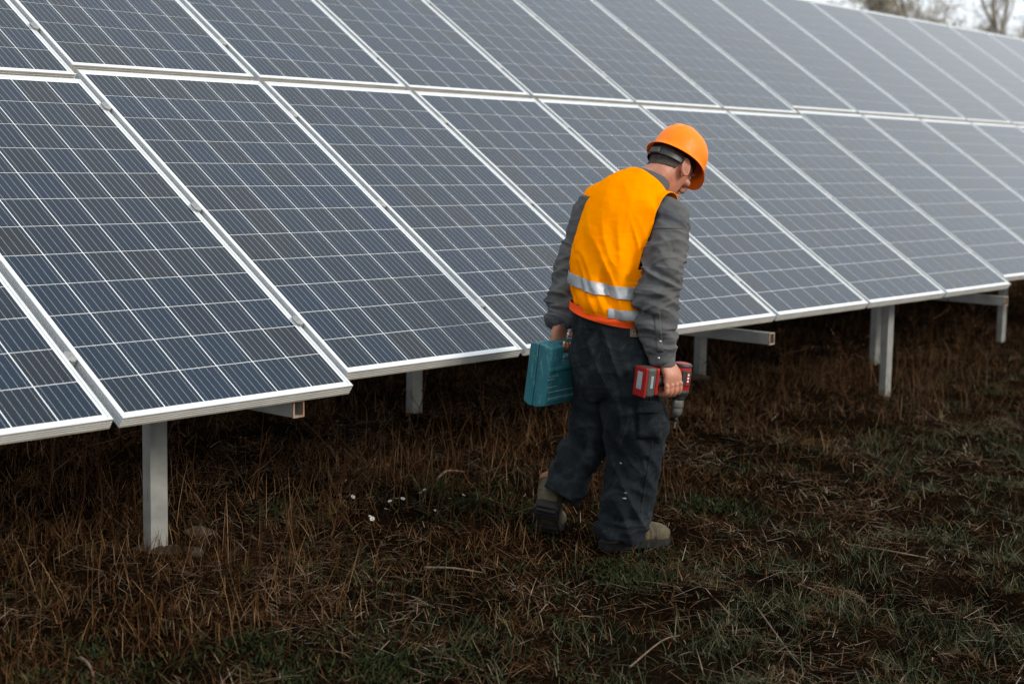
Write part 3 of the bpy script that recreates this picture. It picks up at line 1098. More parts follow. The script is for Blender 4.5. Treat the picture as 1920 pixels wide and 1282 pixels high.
# shirt: trunk, sleeves, collar
def build_shirt():
    mb = MB()
    mb.loft(ats((1140, 600, 0.02), (1140, 540, 0.04), (1146, 480, 0.06), (1160, 420, 0.09), (1180, 378, 0.12), (1204, 350, 0.14), (1213, 340, 0.15)),
            [(0.106, 0.084), (0.106, 0.082), (0.110, 0.084), (0.126, 0.086), (0.136, 0.080), (0.090, 0.064), (0.066, 0.058)], TR, n=36)
    mb.loft([at(1225, 392, 0.06), at(1258, 410, 0.02), at(1252, 452, -0.02), at(1239, 505, -0.07), at(1231, 560, -0.10), at(1232, 612, -0.115), at(1240, 655, -0.115), at(1244, 676, -0.115)],
            [0.06, (0.068, 0.068), (0.069, 0.069), (0.070, 0.069), (0.066, 0.065), (0.057, 0.057), (0.048, 0.048), (0.042, 0.040)], R_, n=28)
    mb.loft([at(1146, 388, 0.15), at(1110, 390, 0.20), at(1094, 440, 0.22), at(1077, 500, 0.22), at(1062, 555, 0.18), at(1058, 590, 0.15), at(1057, 604, 0.14)],
            [0.06, (0.060, 0.064), (0.064, 0.068), (0.065, 0.068), (0.055, 0.057), (0.048, 0.050), (0.044, 0.046)], R_, n=28)
    me = fused(mb, 0.0038, 6, 0.5)
    def f(P, N):
        tr = seg_t(P, SHR, WRR)
        el = np.exp(-((tr - 0.62) / 0.30) ** 2)
        d1 = ridge(P, (raz(0.45, 0.2, 0.87), raz(0.87, 0.1, -0.45), A_), (19, 4.6, 7), 4.0, 0.9)
        d2 = ridge(P, (raz(-0.55, 0.2, 0.8), raz(0.8, 0.1, 0.55), A_), (16, 4.5, 7), 12.0, 0.9)
        d3 = ridge(P, (Z_, R_, A_), (25, 5, 5), 23.0, 0.8)
        return 0.015 * d1 * (0.35 + el) + 0.011 * d2 * (0.4 + 0.6 * el) + 0.007 * d3 * el + 0.003 * fbm(P * 25, 2)
    disp(me, f)
    me = evaluated(me, ('SMOOTH', dict(factor=0.35, iterations=1)))
    smooth(me)
    sh = obj('work_shirt', me, M['shirt'], man)
    # cuffs
    for c, d, r in ((at(1245, 668, -0.115), at(1246, 684, -0.115), 0.041), (at(1057, 596, 0.14), at(1056, 610, 0.135), 0.043)):
        q = MB(); T = (d - c) / np.linalg.norm(d - c)
        q.loft([c - T * 0.025, c, d, d + T * 0.002, d - T * 0.004, c], [r * 0.98, r, r * 0.98, r * 0.93, r * 0.86, r * 0.86], R_, n=28, sub=3, cap=False)
        me2 = q.mesh('cuff', True)
        disp(me2, lambda P, N: 0.0025 * noise3(P * 45))
        cf = obj('cuff', me2, M['shirt'], sh)
    # snaps on the right sleeve placket
    sb = bvh_of(me)
    for px, py in ((1238, 640), (1235, 671)):
        h = sb.ray_cast(Vector(CAM), Vector(ray(px, py)).normalized())
        if h[0] is not None:
            n_ = np.array(h[1]); MB().ball(np.array(h[0]) + n_ * 0.001, 0.0052, nu=12, nv=8).build('snap', M['snap'], sh, sm=True)
    pl = stick_on(sb, 1226, 585, 1238, 660, 4, 18, 0.0018, 0.002, 6)
    if pl: obj('sleeve_placket', pl, M['shirt'], sh)
    ep = stick_on(sb, 1224, 424, 1281, 429, 14, 2, 0.0012, 0.0016)
    if ep: obj('shoulder_seam', ep, M['shirt'], sh)
    # collar: a standing band round the neck
    V, F = [], []
    n = 40
    cb = at(1216, 346, 0.15)
    ax = raz(0.42, 0.30, 0.86)
    e1 = TR - ax * (TR @ ax); e1 /= np.linalg.norm(e1)
    e2 = np.cross(ax, e1)
    for k in range(n):
        t = 2 * math.pi * k / n
        for (rr, h) in ((0.086, -0.016), (0.082, 0.010), (0.080, 0.030), (0.077, 0.031), (0.074, 0.010), (0.070, -0.012)):
            V.append(cb + e1 * math.cos(t) * rr * 1.0 + e2 * math.sin(t) * rr * 0.92 + ax * (h - 0.012 * max(0, math.sin(t))))
    for k in range(n):
        j = (k + 1) % n
        for i in range(5):
            F.append((k * 6 + i, j * 6 + i, j * 6 + i + 1, k * 6 + i + 1))
    me3 = bpy.data.meshes.new('collar'); me3.from_pydata([tuple(v) for v in V], [], F); me3.update(); smooth(me3)
    disp(me3, lambda P, N: 0.003 * noise3(P * 30))
    obj('collar', me3, M['shirt'], sh)
    return sh
shirt = build_shirt()

# vest
def build_vest():
    mb = MB()
    mb.loft(ats((1142, 650, 0.0), (1141, 590, 0.02), (1144, 540, 0.04), (1152, 480, 0.06), (1163, 424, 0.09), (1182, 386, 0.12), (1206, 356, 0.14), (1216, 345, 0.15)),
            [(0.144, 0.124), (0.147, 0.125), (0.140, 0.119), (0.139, 0.117), (0.163, 0.121), (0.184, 0.114), (0.136, 0.096), (0.096, 0.084)], TR, n=40)
    mb.loft(ats((1165, 364, 0.14), (1130, 376, 0.18), (1112, 392, 0.20), (1108, 425, 0.20)), [(0.055, 0.065), (0.060, 0.072), (0.056, 0.068), (0.05, 0.06)], TH, n=24)
    mb.loft(ats((1215, 378, 0.09), (1245, 396, 0.05), (1262, 409, 0.03)), [(0.055, 0.07), (0.078, 0.084), (0.078, 0.084)], Z_, n=24)
    me = fused(mb, 0.0042, 8, 0.5)
    hz = at(1140, 600, 0)[2]
    sz = at(1180, 385, 0)[2]
    def f(P, N):
        t = np.clip((P[:, 2] - hz) / (sz - hz), 0, 1)
        mid = np.exp(-((t - 0.42) / 0.36) ** 2)
        d1 = ridge(P, (raz(0.93, -0.2, 0.30), raz(-0.30, 0, 0.95), TH), (15, 1.8, 4), 3.0, 0.45)
        d2 = ridge(P, (raz(0.90, -0.2, 0.05), raz(0.05, 0, 1.0), TH), (8, 2.0, 3), 8.0, 0.5)
        d3 = ridge(P, (Z_, R_, TH), (12, 3, 3), 14.0, 0.7)
        return 0.024 * d1 * mid + 0.020 * d2 * mid + 0.009 * d3 * np.exp(-((t - 0.08) / 0.14) ** 2) + 0.002 * fbm(P * 18, 2)
    disp(me, f)
    me = evaluated(me, ('SMOOTH', dict(factor=0.35, iterations=1)))
    # hem, armholes, neck
    hemL, hemR = at(1072, 572, 0.05), at(1205, 602, -0.06)
    hem_n = np.cross(hemR - hemL, TH); hem_n *= np.sign(hem_n[2])
    arR_a, arR_b = at(1262, 378, 0.06), at(1197, 530, -0.04)
    dR = arR_b - arR_a
    nR = np.cross(dR, raz(0.55, 0.83, 0)); nR *= -np.sign(nR @ R_)
    arL_a, arL_b = at(1094, 372, 0.18), at(1074, 470, 0.16)
    nL = np.cross(arL_b - arL_a, raz(0.35, 0.93, 0)); nL *= np.sign(nL @ R_)
    neck_n = -raz(0.55, 0.35, 0.75)
    base = cut(me, [(hemL, hem_n), (arL_a, nL), (at(1218, 333, 0.14), neck_n)])
    full = base
    # the right armhole ends at mid-trunk: split there so that the side panel stays
    zc = at(1197, 505, -0.04)
    upper = cut(full, [(arR_a, nR), (zc, Z_)])
    lower = cut(full, [(zc, -Z_)])
    bm = bmesh.new(); bm.from_mesh(upper); bm.from_mesh(lower)
    bmesh.ops.remove_doubles(bm, verts=bm.verts, dist=0.0006)
    vm = bpy.data.meshes.new('vest'); bm.to_mesh(vm); bm.free(); smooth(vm)
    # soft tuck of the hem, blousing over the under layer
    def g(P, N):
        d = (P - hemL) @ (hem_n / np.linalg.norm(hem_n))
        return 0.006 * np.exp(-((d - 0.03) / 0.03) ** 2) - 0.004 * np.exp(-(d / 0.012) ** 2)
    disp(vm, g)
    thick = evaluated(vm, ('SOLIDIFY', dict(thickness=0.0028, offset=-1)))
    smooth(thick)
    vest = obj('safety_vest', thick, M['vest'], man)
    # lower reflective band, straight across the back
    def band(name, a, b, w, lift, mt, extra=()):
        n_ = np.cross(b - a, TH); n_ *= np.sign(n_[2]); n_ /= np.linalg.norm(n_)
        bmesh_ = cut(vm, [(a - n_ * w / 2, n_), (a + n_ * w / 2, -n_)] + list(extra))
        V, N = get_v(bmesh_), get_n(bmesh_)
        set_v(bmesh_, V + N * (lift + 0.0042))
        bmesh_ = evaluated(bmesh_, ('SOLIDIFY', dict(thickness=0.0015, offset=1)))
        smooth(bmesh_)
        return obj(name, bmesh_, mt, vest)
    band('reflective_band', at(1074, 519, 0.08), at(1195, 549, -0.05), 0.044, 0.0012, M['tape'])
    band('reflective_band', at(1110, 573, 0.04), at(1200, 589, -0.06), 0.034, 0.0014, M['tape'], [(at(1136, 580, 0.0), R_)])
    # under layer of the hem, orange fabric with its shade painted in as red
    lm = MB()
    lm.loft(ats((1139, 560, 0.03), (1140, 590, 0.02), (1141, 606, 0.02), (1142, 640, 0.02)), [(0.148, 0.122), (0.152, 0.128), (0.153, 0.130), (0.153, 0.130)], TR, n=40)
    lme = fused(lm, 0.005, 4)
    disp(lme, lambda P, N: 0.006 * ridge(P, (Z_, R_, TH), (14, 3, 3), 3.0, 0.6) + 0.003 * noise3(P * 20))
    lh, rh = at(1072, 577, 0.05), at(1202, 615, -0.06)
    ln = np.cross(rh - lh, TH); ln *= np.sign(ln[2])
    lme = cut(lme, [(lh, ln), (hemL + 0.018 * hem_n / np.linalg.norm(hem_n), -hem_n)])
    obj('vest_under_hem', lme, M['vest_shaded'], vest)
    return vest
vest = build_vest()

# boots
def boot_mesh():
    """x forward, z up, heel at x = 0, sole at z = 0"""
    b = MB()
    b.loft([(0.012, 0, 0.05), (0.05, 0, 0.055), (0.12, 0, 0.058), (0.19, 0, 0.050), (0.25, 0, 0.044), (0.285, 0, 0.038), (0.300, 0, 0.034)],
           [(0.024, 0.030), (0.036, 0.045), (0.040, 0.043), (0.046, 0.036), (0.047, 0.034), (0.036, 0.026), (0.012, 0.012)], (0, 1, 0), n=24, ex=2.4)
    b.loft([(0.055, 0, 0.03), (0.056, 0, 0.09), (0.054, 0, 0.14), (0.050, 0, 0.19)], [(0.046, 0.036), (0.050, 0.041), (0.050, 0.043), (0.053, 0.046)], (1, 0, 0), n=24)
    b.loft([(0.10, 0, 0.07), (0.14, 0, 0.075), (0.18, 0, 0.062)], [(0.034, 0.04), (0.034, 0.03), (0.03, 0.02)], (0, 1, 0), n=20)
    me = fused(b, 0.004, 5)
    def f(P, N):
        cr = np.exp(-((P[:, 0] - 0.195) / 0.03) ** 2) * np.sin(P[:, 0] * 330 + P[:, 1] * 40)
        toe = 0.003 * (P[:, 0] > 0.222)
        ank = np.exp(-((P[:, 2] - 0.11) / 0.03) ** 2) * np.sin(P[:, 2] * 260)
        return 0.0016 * cr + toe + 0.0016 * ank + 0.0018 * fbm(P * 40, 2)
    disp(me, f)
    s = MB()
    out = [(0.0, 0.022), (0.012, 0.033), (0.05, 0.039), (0.11, 0.037), (0.16, 0.042), (0.22, 0.050), (0.265, 0.046), (0.295, 0.030), (0.306, 0.010)]
    ring = [(x, y) for x, y in out] + [(x, -y) for x, y in out[::-1]]
    n = len(ring)
    V = [(x, y, 0.034) for x, y in ring] + [(x, y, 0.004) for x, y in ring]
    F = [tuple(range(n)), tuple(range(2 * n - 1, n - 1, -1))] + [(i, n + i, n + (i + 1) % n, (i + 1) % n) for i in range(n)]
    s.add(V, F)
    for x in np.arange(0.02, 0.29, 0.026):        # tread bars
        if 0.085 < x < 0.125: continue
        w_ = np.interp(x, [o[0] for o in out], [o[1] for o in out])
        s.box((x, 0, 0.001), (0.014, 2 * w_ - 0.008, 0.016))
    sm_ = bevelled(s.mesh('sole'), 0.003, 2)
    lin = MB()
    lin.loft([(0.050, 0, 0.176), (0.049, 0, 0.194), (0.049, 0, 0.206), (0.049, 0, 0.203), (0.050, 0, 0.18)], [(0.053, 0.047), (0.056, 0.050), (0.054, 0.048), (0.048, 0.042), (0.046, 0.040)], (1, 0, 0), n=24, cap=False)
    return me, sm_, lin.mesh('boot_lining', True)
BOOT, SOLE, LINER = boot_mesh()
def low_shaft(me):
    me = me.copy()
    V = get_v(me)
    k = np.clip((V[:, 2] - 0.06) / 0.15, 0, 1) * (V[:, 0] < 0.13)
    V[:, 2] -= 0.07 * k
    V[:, 0] += 0.04 * k
    set_v(me, V)
    return me
B0, S0, L0 = BOOT, SOLE, LINER
BOOT, LINER = low_shaft(BOOT), low_shaft(LINER)
def place_boot(pos, fwd, up, lab, wide=1.0):
    f = fwd / np.linalg.norm(fwd)
    y = np.cross(up, f); y /= np.linalg.norm(y)
    u = np.cross(f, y)
    Mx = Matrix(((f[0], y[0], u[0], pos[0]), (f[1], y[1], u[1], pos[1]), (f[2], y[2], u[2], pos[2]), (0, 0, 0, 1)))
    b = obj('boot', BOOT, M['boot'], man)
    b.matrix_world = Mx @ Matrix.Diagonal((0.98 * wide ** 0.5, 1.10 * wide, 1.08, 1))
    b['label'] = lab
    for nm, me, mt in (('sole', SOLE, M['sole']), ('boot_lining', LINER, M['liner'])):
        obj(nm, me, mt, b)
    return b
hl = at(1127, 1033, 0.0)
place_boot(hl, raz(0.90, 0.42, 0.02), Z_, 'muddy boot planted flat on the ground')
# trailing boot: heel up, the sole bent at the ball of the foot
def bent(me, x0=0.19, z0=0.02, ang=math.radians(46)):
    me = me.copy()
    V = get_v(me)
    t = np.clip((V[:, 0] - x0 + 0.02) / 0.04, 0, 1)
    a = ang * t
    dx, dz = V[:, 0] - x0, V[:, 2] - z0
    V[:, 0] = np.where(V[:, 0] > x0 - 0.02, x0 + dx * np.cos(a) - dz * np.sin(a), V[:, 0])
    V[:, 2] = np.where(t > 0, z0 + dx * np.sin(a) + dz * np.cos(a), V[:, 2])
    # shorter shaft, leaning back with the shin
    k = np.clip((V[:, 2] - 0.06) / 0.15, 0, 1) * (t == 0)
    V[:, 2] -= 0.045 * k
    V[:, 0] += 0.03 * k
    set_v(me, V)
    return me
BOOT2, SOLE2, LINER2 = bent(B0), bent(S0), bent(L0)
BOOT, SOLE, LINER = BOOT2, SOLE2, LINER2
place_boot(at(1024, 952, 0.05), raz(0.02, 0.76, -0.65), raz(0.22, 0.62, 0.75), 'muddy boot with its heel lifted and dark sole showing', 1.2)

# ------------------------------------------------------------------ teal tool case (in the left hand)
def mat_plastic(name, c1, c2, rough=0.5, scratch=True):
    q = Mat(name, rough, 0, 0.4)
    f = q.noise(6, 6, 0.6)
    a = q.ramp(f, [(0.3, c1), (0.7, c2)])
    if scratch:
        mp = q.n('ShaderNodeMapping'); mp.inputs['Scale'].default_value = (30, 30, 6)
        q.l(q.coord(), mp.inputs['Vector'])
        s = q.noise(3.0, 8, 0.75, mp.outputs['Vector'])
        a = q.mixc(q.ramp(s, [(0.55, (0, 0, 0)), (0.70, (0.6, 0.6, 0.6))]), a, tuple(min(1, 0.35 + 0.6 * x) for x in c2))
    q.base(a)
    q.bump(q.noise(120, 4), 0.15, 0.002)
    return q.m
M['teal'] = mat_plastic('teal_plastic', (0.014, 0.105, 0.128), (0.026, 0.150, 0.172))
M['teal_scuff'] = mat_plastic('teal_scuffed_rib', (0.10, 0.20, 0.20), (0.22, 0.30, 0.28))
case = empty('tool_case')
tag(case, 'scuffed teal plastic tool case carried in the left hand of the worker', 'tool case')
def cpt(x, y, z): return CASE_C + CASE_M @ np.array([x, y, z])
def half(sgn, t0, t1, name):
    L_, H_ = 0.315, 0.245
    b = MB()
    yc, yt = sgn * (t0 + t1) / 2, (t1 - t0)
    def bx(x0, x1, z0, z1, inset=0):
        b.box(((x0 + x1) / 2, yc - sgn * inset / 2, (z0 + z1) / 2), (x1 - x0, yt - inset, z1 - z0))
    bx(-L_ / 2, L_ / 2, -H_ / 2, 0.045)
    bx(-L_ / 2, -0.072, 0.03, H_ / 2)
    bx(0.072, L_ / 2, 0.03, H_ / 2)
    bx(-0.085, 0.085, 0.096, H_ / 2, yt - 0.017)
    # raised rim around the big side panel
    b.box((0, sgn * t1, -0.10), (L_ - 0.03, 0.008, 0.012)); b.box((0, sgn * t1, 0.028), (L_ - 0.03, 0.008, 0.012))
    me = fused(b, 0.003, 7, 0.5)
    V = get_v(me)
    taper = 1 - 0.07 * np.clip((np.abs(V[:, 1]) - 0.02) / 0.03, 0, 1)
    V[:, 0] *= taper; V[:, 2] *= taper
    set_v(me, V @ CASE_M.T + CASE_C)
    return obj(name, me, M['teal'], case)
lid = half(1, 0.0012, 0.052, 'lid_shell')
half(-1, 0.0012, 0.052, 'base_shell')
for z_, w_ in ((0.022, 0.26), (-0.060, 0.27), (-0.085, 0.25)):
    MB().box(cpt(-0.002, 0.0530, z_), (w_, 0.004, 0.0035), CASE_M).build('side_rib', M['teal_scuff'], case, bevel=0.001)
for x_ in (-0.10, 0.10):
    la = MB().box(cpt(x_, 0.0, 0.118), (0.042, 0.030, 0.014), CASE_M)
    la.build('latch', M['teal'], case, bevel=0.003)
# moulded lettering on the side, worn past reading: short raised strokes
for (z_, xs_) in ((0.002, (-0.135, -0.118, -0.104, -0.088)), (-0.010, (-0.140, -0.125, -0.112)), (-0.040, (-0.136, -0.120, -0.108, -0.094))):
    for i_, x_ in enumerate(xs_):
        MB().box(cpt(x_, 0.0525, z_), (0.010, 0.003, 0.0055 if i_ % 2 else 0.004), CASE_M).build('moulded_mark', M['teal_scuff'], case, bevel=0.0008)
for x_ in (-0.1575, 0.1575):
    for y_ in (-0.012, 0.012):
        MB().box(cpt(x_, y_, 0), (0.004, 0.004, 0.19), CASE_M).build('end_rib', M['teal'], case, bevel=0.001)
# handle grip
gp = MB(); gp.loft([cpt(-0.075, 0, 0.110), cpt(0, 0, 0.110), cpt(0.075, 0, 0.110)], [0.0135, 0.0145, 0.0135], CASE_U, n=16)
gp.build('handle', M['teal'], case, sm=True)
MB().box(cpt(-0.044, 0.014, 0.112), (0.016, 0.008, 0.010), CASE_M).build('handle_latch', M['snap'], case, bevel=0.002)
MB().ball(cpt(-0.028, 0.020, 0.116), 0.008, nu=12, nv=8).build('handle_rivet', M['brass'], case, sm=True)

# ------------------------------------------------------------------ cordless drill (in the right hand)
M['dr_red'] = mat_plastic('drill_red', (0.24, 0.008, 0.007), (0.34, 0.014, 0.010), 0.4, False)
M['dr_blk'] = two_tone('drill_black_rubber', (0.012, 0.012, 0.012), (0.030, 0.029, 0.027), 25, 0.6, bump=0.2, bscale=120, bd=0.001)
M['dr_gry'] = two_tone('drill_grey_label', (0.26, 0.265, 0.28), (0.34, 0.345, 0.36), 25, 0.45)
M['dr_olv'] = two_tone('battery_dark', (0.040, 0.042, 0.036), (0.065, 0.066, 0.058), 20, 0.5)
M['dr_mtl'] = two_tone('chuck_metal', (0.22, 0.21, 0.19), (0.36, 0.34, 0.31), 30, 0.35, 0.8)
M['dr_wht'] = two_tone('drill_print', (0.7, 0.7, 0.7), (0.75, 0.75, 0.75), 20, 0.5)
M['dr_bit'] = two_tone('bit_steel', (0.40, 0.30, 0.25), (0.5, 0.4, 0.33), 30, 0.3, 0.8)
drill = empty('cordless_drill')
tag(drill, 'red and black cordless drill hanging chuck down from the right hand of the worker', 'drill')
DH = raz(-0.82, -0.57, 0.0)                      # from the barrel along the grip to the battery
DD = raz(-0.09, 0.04, -0.99)                     # towards the chuck
DS = np.cross(DD, DH); DS /= np.linalg.norm(DS)
DH = np.cross(DS, DD)
DM = np.stack([DH, DS, DD], 1)
DC = at(1276, 712, -0.075)                          # where grip and barrel axes meet
def dp(h, s, d): return DC + DM @ np.array([h, s, d])
# motor housing
h_ = MB(); h_.loft([dp(0, 0, -0.066), dp(0, 0, -0.060), dp(0, 0, -0.030), dp(0, 0, 0.015), dp(0, 0, 0.040), dp(0, 0, 0.052)], [0.022, 0.031, 0.034, 0.034, 0.031, 0.027], DS, n=24, ex=2.6)
housing = h_.build('motor_housing', M['dr_red'], drill, sm=True)
for d0, d1, r0 in ((-0.064, -0.048, 0.0335), (0.030, 0.058, 0.0325)):
    q = MB(); q.loft([dp(0, 0, d0), dp(0, 0, (d0 + d1) / 2), dp(0, 0, d1)], [r0 * 0.93, r0 * 1.05, r0 * 0.9], DS, n=24, ex=2.6); q.build('rubber_ring', M['dr_blk'], housing, sm=True)
for s_ in (-1, 1):
    q = MB(); q.box(dp(0.004, s_ * 0.034, -0.012), (0.040, 0.006, 0.060), DM); q.build('side_cover', M['dr_blk'], housing, bevel=0.002)
    q = MB(); q.box(dp(-0.002, s_ * 0.0365, -0.010), (0.014, 0.004, 0.050), DM); sc = q.build('side_stripe', M['dr_red'], housing, bevel=0.001)
    for i_ in range(3):
        MB().box(dp(-0.002, s_ * 0.0388, -0.026 + 0.012 * i_), (0.008, 0.002, 0.007), DM).build('print_mark', M['dr_wht'], housing, bevel=0.0006)
q = MB(); q.loft([dp(0, 0, 0.054), dp(0, 0, 0.062), dp(0, 0, 0.075)], [0.026, 0.0265, 0.023], DS, n=24); q.build('torque_collar', M['dr_blk'], drill, sm=True)
q = MB(); q.loft([dp(0, 0, 0.074), dp(0, 0, 0.084), dp(0, 0, 0.100), dp(0, 0, 0.106), dp(0, 0, 0.122), dp(0, 0, 0.133), dp(0, 0, 0.142)], [0.0225, 0.0235, 0.0235, 0.0215, 0.0212, 0.018, 0.010], DS, n=24); q.build('chuck', M['dr_mtl'], drill, sm=True)
q = MB(); q.loft([dp(0, 0, 0.140), dp(0, 0, 0.160)], [0.0075, 0.0065], DS, n=12, sub=2); q.build('chuck_jaw', M['dr_blk'], drill, sm=True)
q = MB(); q.loft([dp(0, 0, 0.155), dp(0, 0, 0.186)], [0.0042, 0.0042], DS, n=6, sub=2); q.build('driver_bit', M['dr_bit'], drill)
# grip
q = MB(); q.loft([dp(0.020, 0, 0.0), dp(0.05, 0, 0.003), (dp(0.085, 0, 0.003)), dp(0.120, 0, 0.002), dp(0.136, 0, 0)], [(0.018, 0.024), (0.0165, 0.021), (0.0165, 0.020), (0.018, 0.023), (0.024, 0.032)], DS, n=20)
q.build('grip', M['dr_blk'], drill, sm=True)
q = MB(); q.box(dp(0.045, 0, 0.024), (0.026, 0.016, 0.016), DM); q.build('trigger', M['dr_red'], drill, bevel=0.004)
# foot and battery
q = MB(); q.box(dp(0.140, 0, 0.0), (0.018, 0.066, 0.104), DM); q.build('foot', M['dr_red'], drill, bevel=0.008, seg=3)
q = MB(); q.box(dp(0.168, 0, 0.002), (0.044, 0.066, 0.110), DM); bat = q.build('battery', M['dr_olv'], drill, bevel=0.010, seg=3)
q = MB(); q.box(dp(0.194, 0, 0.003), (0.012, 0.068, 0.112), DM); q.build('battery_base', M['dr_red'], bat, bevel=0.005, seg=3)
q = MB(); q.box(dp(0.2005, 0, -0.002), (0.003, 0.028, 0.066), DM); q.build('battery_label', M['dr_gry'], bat, bevel=0.0014)
q = MB(); q.box(dp(0.168, -0.0335, 0.0), (0.012, 0.002, 0.046), DM); q.build('side_label', M['dr_gry'], bat, bevel=0.0008)
q = MB(); q.box(dp(0.168, 0.0335, 0.0), (0.012, 0.002, 0.046), DM); q.build('side_label', M['dr_gry'], bat, bevel=0.0008)
# ------------------------------------------------------------------ ground cover
def in_view(P, margin=0.22):
    d = (P - CAM) @ RW.T
    x = d[:, 0] / d[:, 2] * FPX / 960
    y = d[:, 1] / d[:, 2] * FPX / 641
    return (d[:, 2] > 1.5) & (x > -1 - margin) & (x < 1.55) & (y < 1 + margin) & (y > -0.2), d[:, 2]

FEET = [at(1150, 1030, 0.02), at(1190, 1026, 0.05), at(1225, 1020, 0.08), at(1035, 985, 0.10), at(1040, 1000, 0.18)]
def scatter(n, x0, x1, y0, y1, far=1.5, ref=5.5, dens=None, clear=0.042):
    x = RNG.uniform(x0, x1, n)
    y = RNG.uniform(y0, y1, n)
    P = np.stack([x, y, gz0(y)], 1)
    ok, d = in_view(P)
    ok &= RNG.random(n) < np.clip((ref / np.maximum(d, 0.1)) ** far, 0, 1)
    for f in FEET:          # trodden round the boots
        ok &= np.hypot(x - f[0], y - f[1]) > clear * (0.7 + 0.6 * RNG.random(n))
    P = P[ok]
    if dens is not None:
        P = P[RNG.random(len(P)) < dens(P)]
    P[:, 2] = ground_h(P[:, 0], P[:, 1])
    return P

def blades(name, P, length, width, lean, mat, curl=0.5, seg=3, up=1.0, sd=None):
    """tapering bent ribbons, one island each"""
    n = len(P)
    L = length * (0.55 + 0.9 * RNG.random(n) ** 1.5)
    az = RNG.uniform(0, 2 * np.pi, n)
    ln = lean * (0.3 + 0.9 * RNG.random(n)) if sd is None else RNG.normal(lean, sd, n)
    cv = curl * RNG.normal(0.6, 0.6, n)
    tw = RNG.normal(0, 0.9, n)
    h = np.stack([np.cos(az), np.sin(az), np.zeros(n)], 1)
    s = np.stack([-np.sin(az + tw), np.cos(az + tw), np.zeros(n)], 1)
    V = np.empty((n, 2 * seg + 1, 3))
    C = P - np.array([0, 0, 0.006])
    a = ln.copy()
    for k in range(seg + 1):
        t = k / seg
        w = width * (1 - t) ** 0.6 * (0.7 + 0.6 * ((k * 7) % 3) / 3)
        if k < seg:
            V[:, 2 * k] = C - s * (w / 2)
            V[:, 2 * k + 1] = C + s * (w / 2)
        else:
            V[:, 2 * k] = C
        st = (L / seg)[:, None]
        C = C + st * (h * np.sin(a)[:, None] + np.array([0, 0, 1]) * (np.cos(a) * up)[:, None])
        a = a + cv / seg
    # nothing dips under the soil
    flat = V.reshape(-1, 3)
    g = ground_h(flat[:, 0], flat[:, 1])
    flat[:, 2] = np.maximum(flat[:, 2], g - 0.004)
    V = flat.reshape(n, -1, 3)
    m_ = 2 * seg + 1
    b = (np.arange(n) * m_)[:, None]
    Q = [b + np.array([[2 * k, 2 * k + 1, 2 * k + 3, 2 * k + 2]]) for k in range(seg - 1)]
    T = b + np.array([[2 * seg - 2, 2 * seg - 1, 2 * seg]])
    F = [np.concatenate(Q)] if Q else []
    me = mesh_np(name, V.reshape(-1, 3), F + [T])
    return obj(name, me, mat)

def blob(P, px, py, r):
    c = on_ground(px, py)
    return np.exp(-((P[:, 0] - c[0]) ** 2 + (P[:, 1] - c[1]) ** 2) / r ** 2)

def green_mask(P):
    q = np.stack([P[:, 0], P[:, 1], 0 * P[:, 0]], 1)
    n = fbm(q * 1.7 + 4.2, 3)
    m_ = np.clip((-P[:, 1] - 0.80 + 0.24 * (P[:, 0] - 1.0) + 0.5 * n) * 1.6, 0, 1) * 0.95
    for px, py, r, a in ((1300, 955, 0.16, 1), (1000, 925, 0.2, 0.35), (1230, 1070, 0.22, 0.9), (1000, 1190, 0.35, 0.5), (900, 940, 0.18, 0.4), (1500, 880, 0.4, 0.4)):
        m_ = np.maximum(m_, a * blob(P, px, py, r))
    return m_ * (0.25 + 0.75 * (n > -0.15))

def shade(P):       # 1 out in the open, 0 deep under the panels
    return np.clip(1.0 - P[:, 1] / 1.2, 0, 1)

def flat(P, k, o):
    return fbm(np.stack([P[:, 0] * k + o, P[:, 1] * k - o, 0 * P[:, 0] + o], 1), 3)
# matted dry grass, in clumps with bare black soil between
def mat_d(P):
    n = flat(P, 2.6, 1.1) + 0.5 * flat(P, 7.0, 5.1)
    return np.clip(0.45 + 1.1 * n, 0.06, 1) * (1 - 0.5 * green_mask(P))
P = scatter(680000, -3.0, 13, -3.4, 3.2, 1.3, dens=mat_d)
P[:, 2] += RNG.uniform(0, 0.02, len(P))
tag(blades('dry_grass', P, 0.062, 0.0028, 1.30, M['dry'], 0.5, 3, sd=0.42), 'matted brown dry grass covering the dark soil', 'dry grass', kind='stuff')
# standing dry stubble, thicker towards the panels
def stub(P):
    n = flat(P, 1.6, 7.7) + 0.4 * flat(P, 6.0, 2.2)
    b = np.clip((P[:, 1] + 0.85 + 0.0 * (P[:, 0] - 1)) * 1.0, 0.03, 1)
    return np.clip(b * (0.45 + n), 0, 1)
P = scatter(260000, -3.0, 13, -2.6, 3.4, 1.0, dens=stub)
tag(blades('dry_stubble', P, 0.095, 0.0030, 0.45, M['dry'], 0.6, 3, sd=0.35), 'upright brown grass stalks growing around and under the panels', 'dry grass', kind='stuff')
# taller reddish stalks along and under the lower edge of the panels
P = scatter(15000, -3.0, 13, -0.45, 1.2, 0.8, dens=lambda P: np.clip(0.25 + 0.9 * flat(P, 1.3, 4.4), 0, 1))
tag(blades('tall_dry_stalks', P, 0.21, 0.0032, 0.28, M['dry'], 0.5, 3, sd=0.28), 'taller reddish dry stalks along the lower edge of the panels', 'dry grass', kind='stuff')
# pale straw lying about
P = scatter(150000, -3.0, 12, -3.4, 1.4, 1.0, dens=lambda P: np.clip(0.25 + 0.9 * flat(P, 2.2, 3.3), 0.03, 1), clear=0.05)
P[:, 2] += RNG.uniform(0.004, 0.035, len(P))
tag(blades('straw_litter', P, 0.105, 0.0032, 1.50, M['straw'], 0.25, 3, sd=0.16), 'pale broken straw lying across the ground', 'straw', kind='stuff')
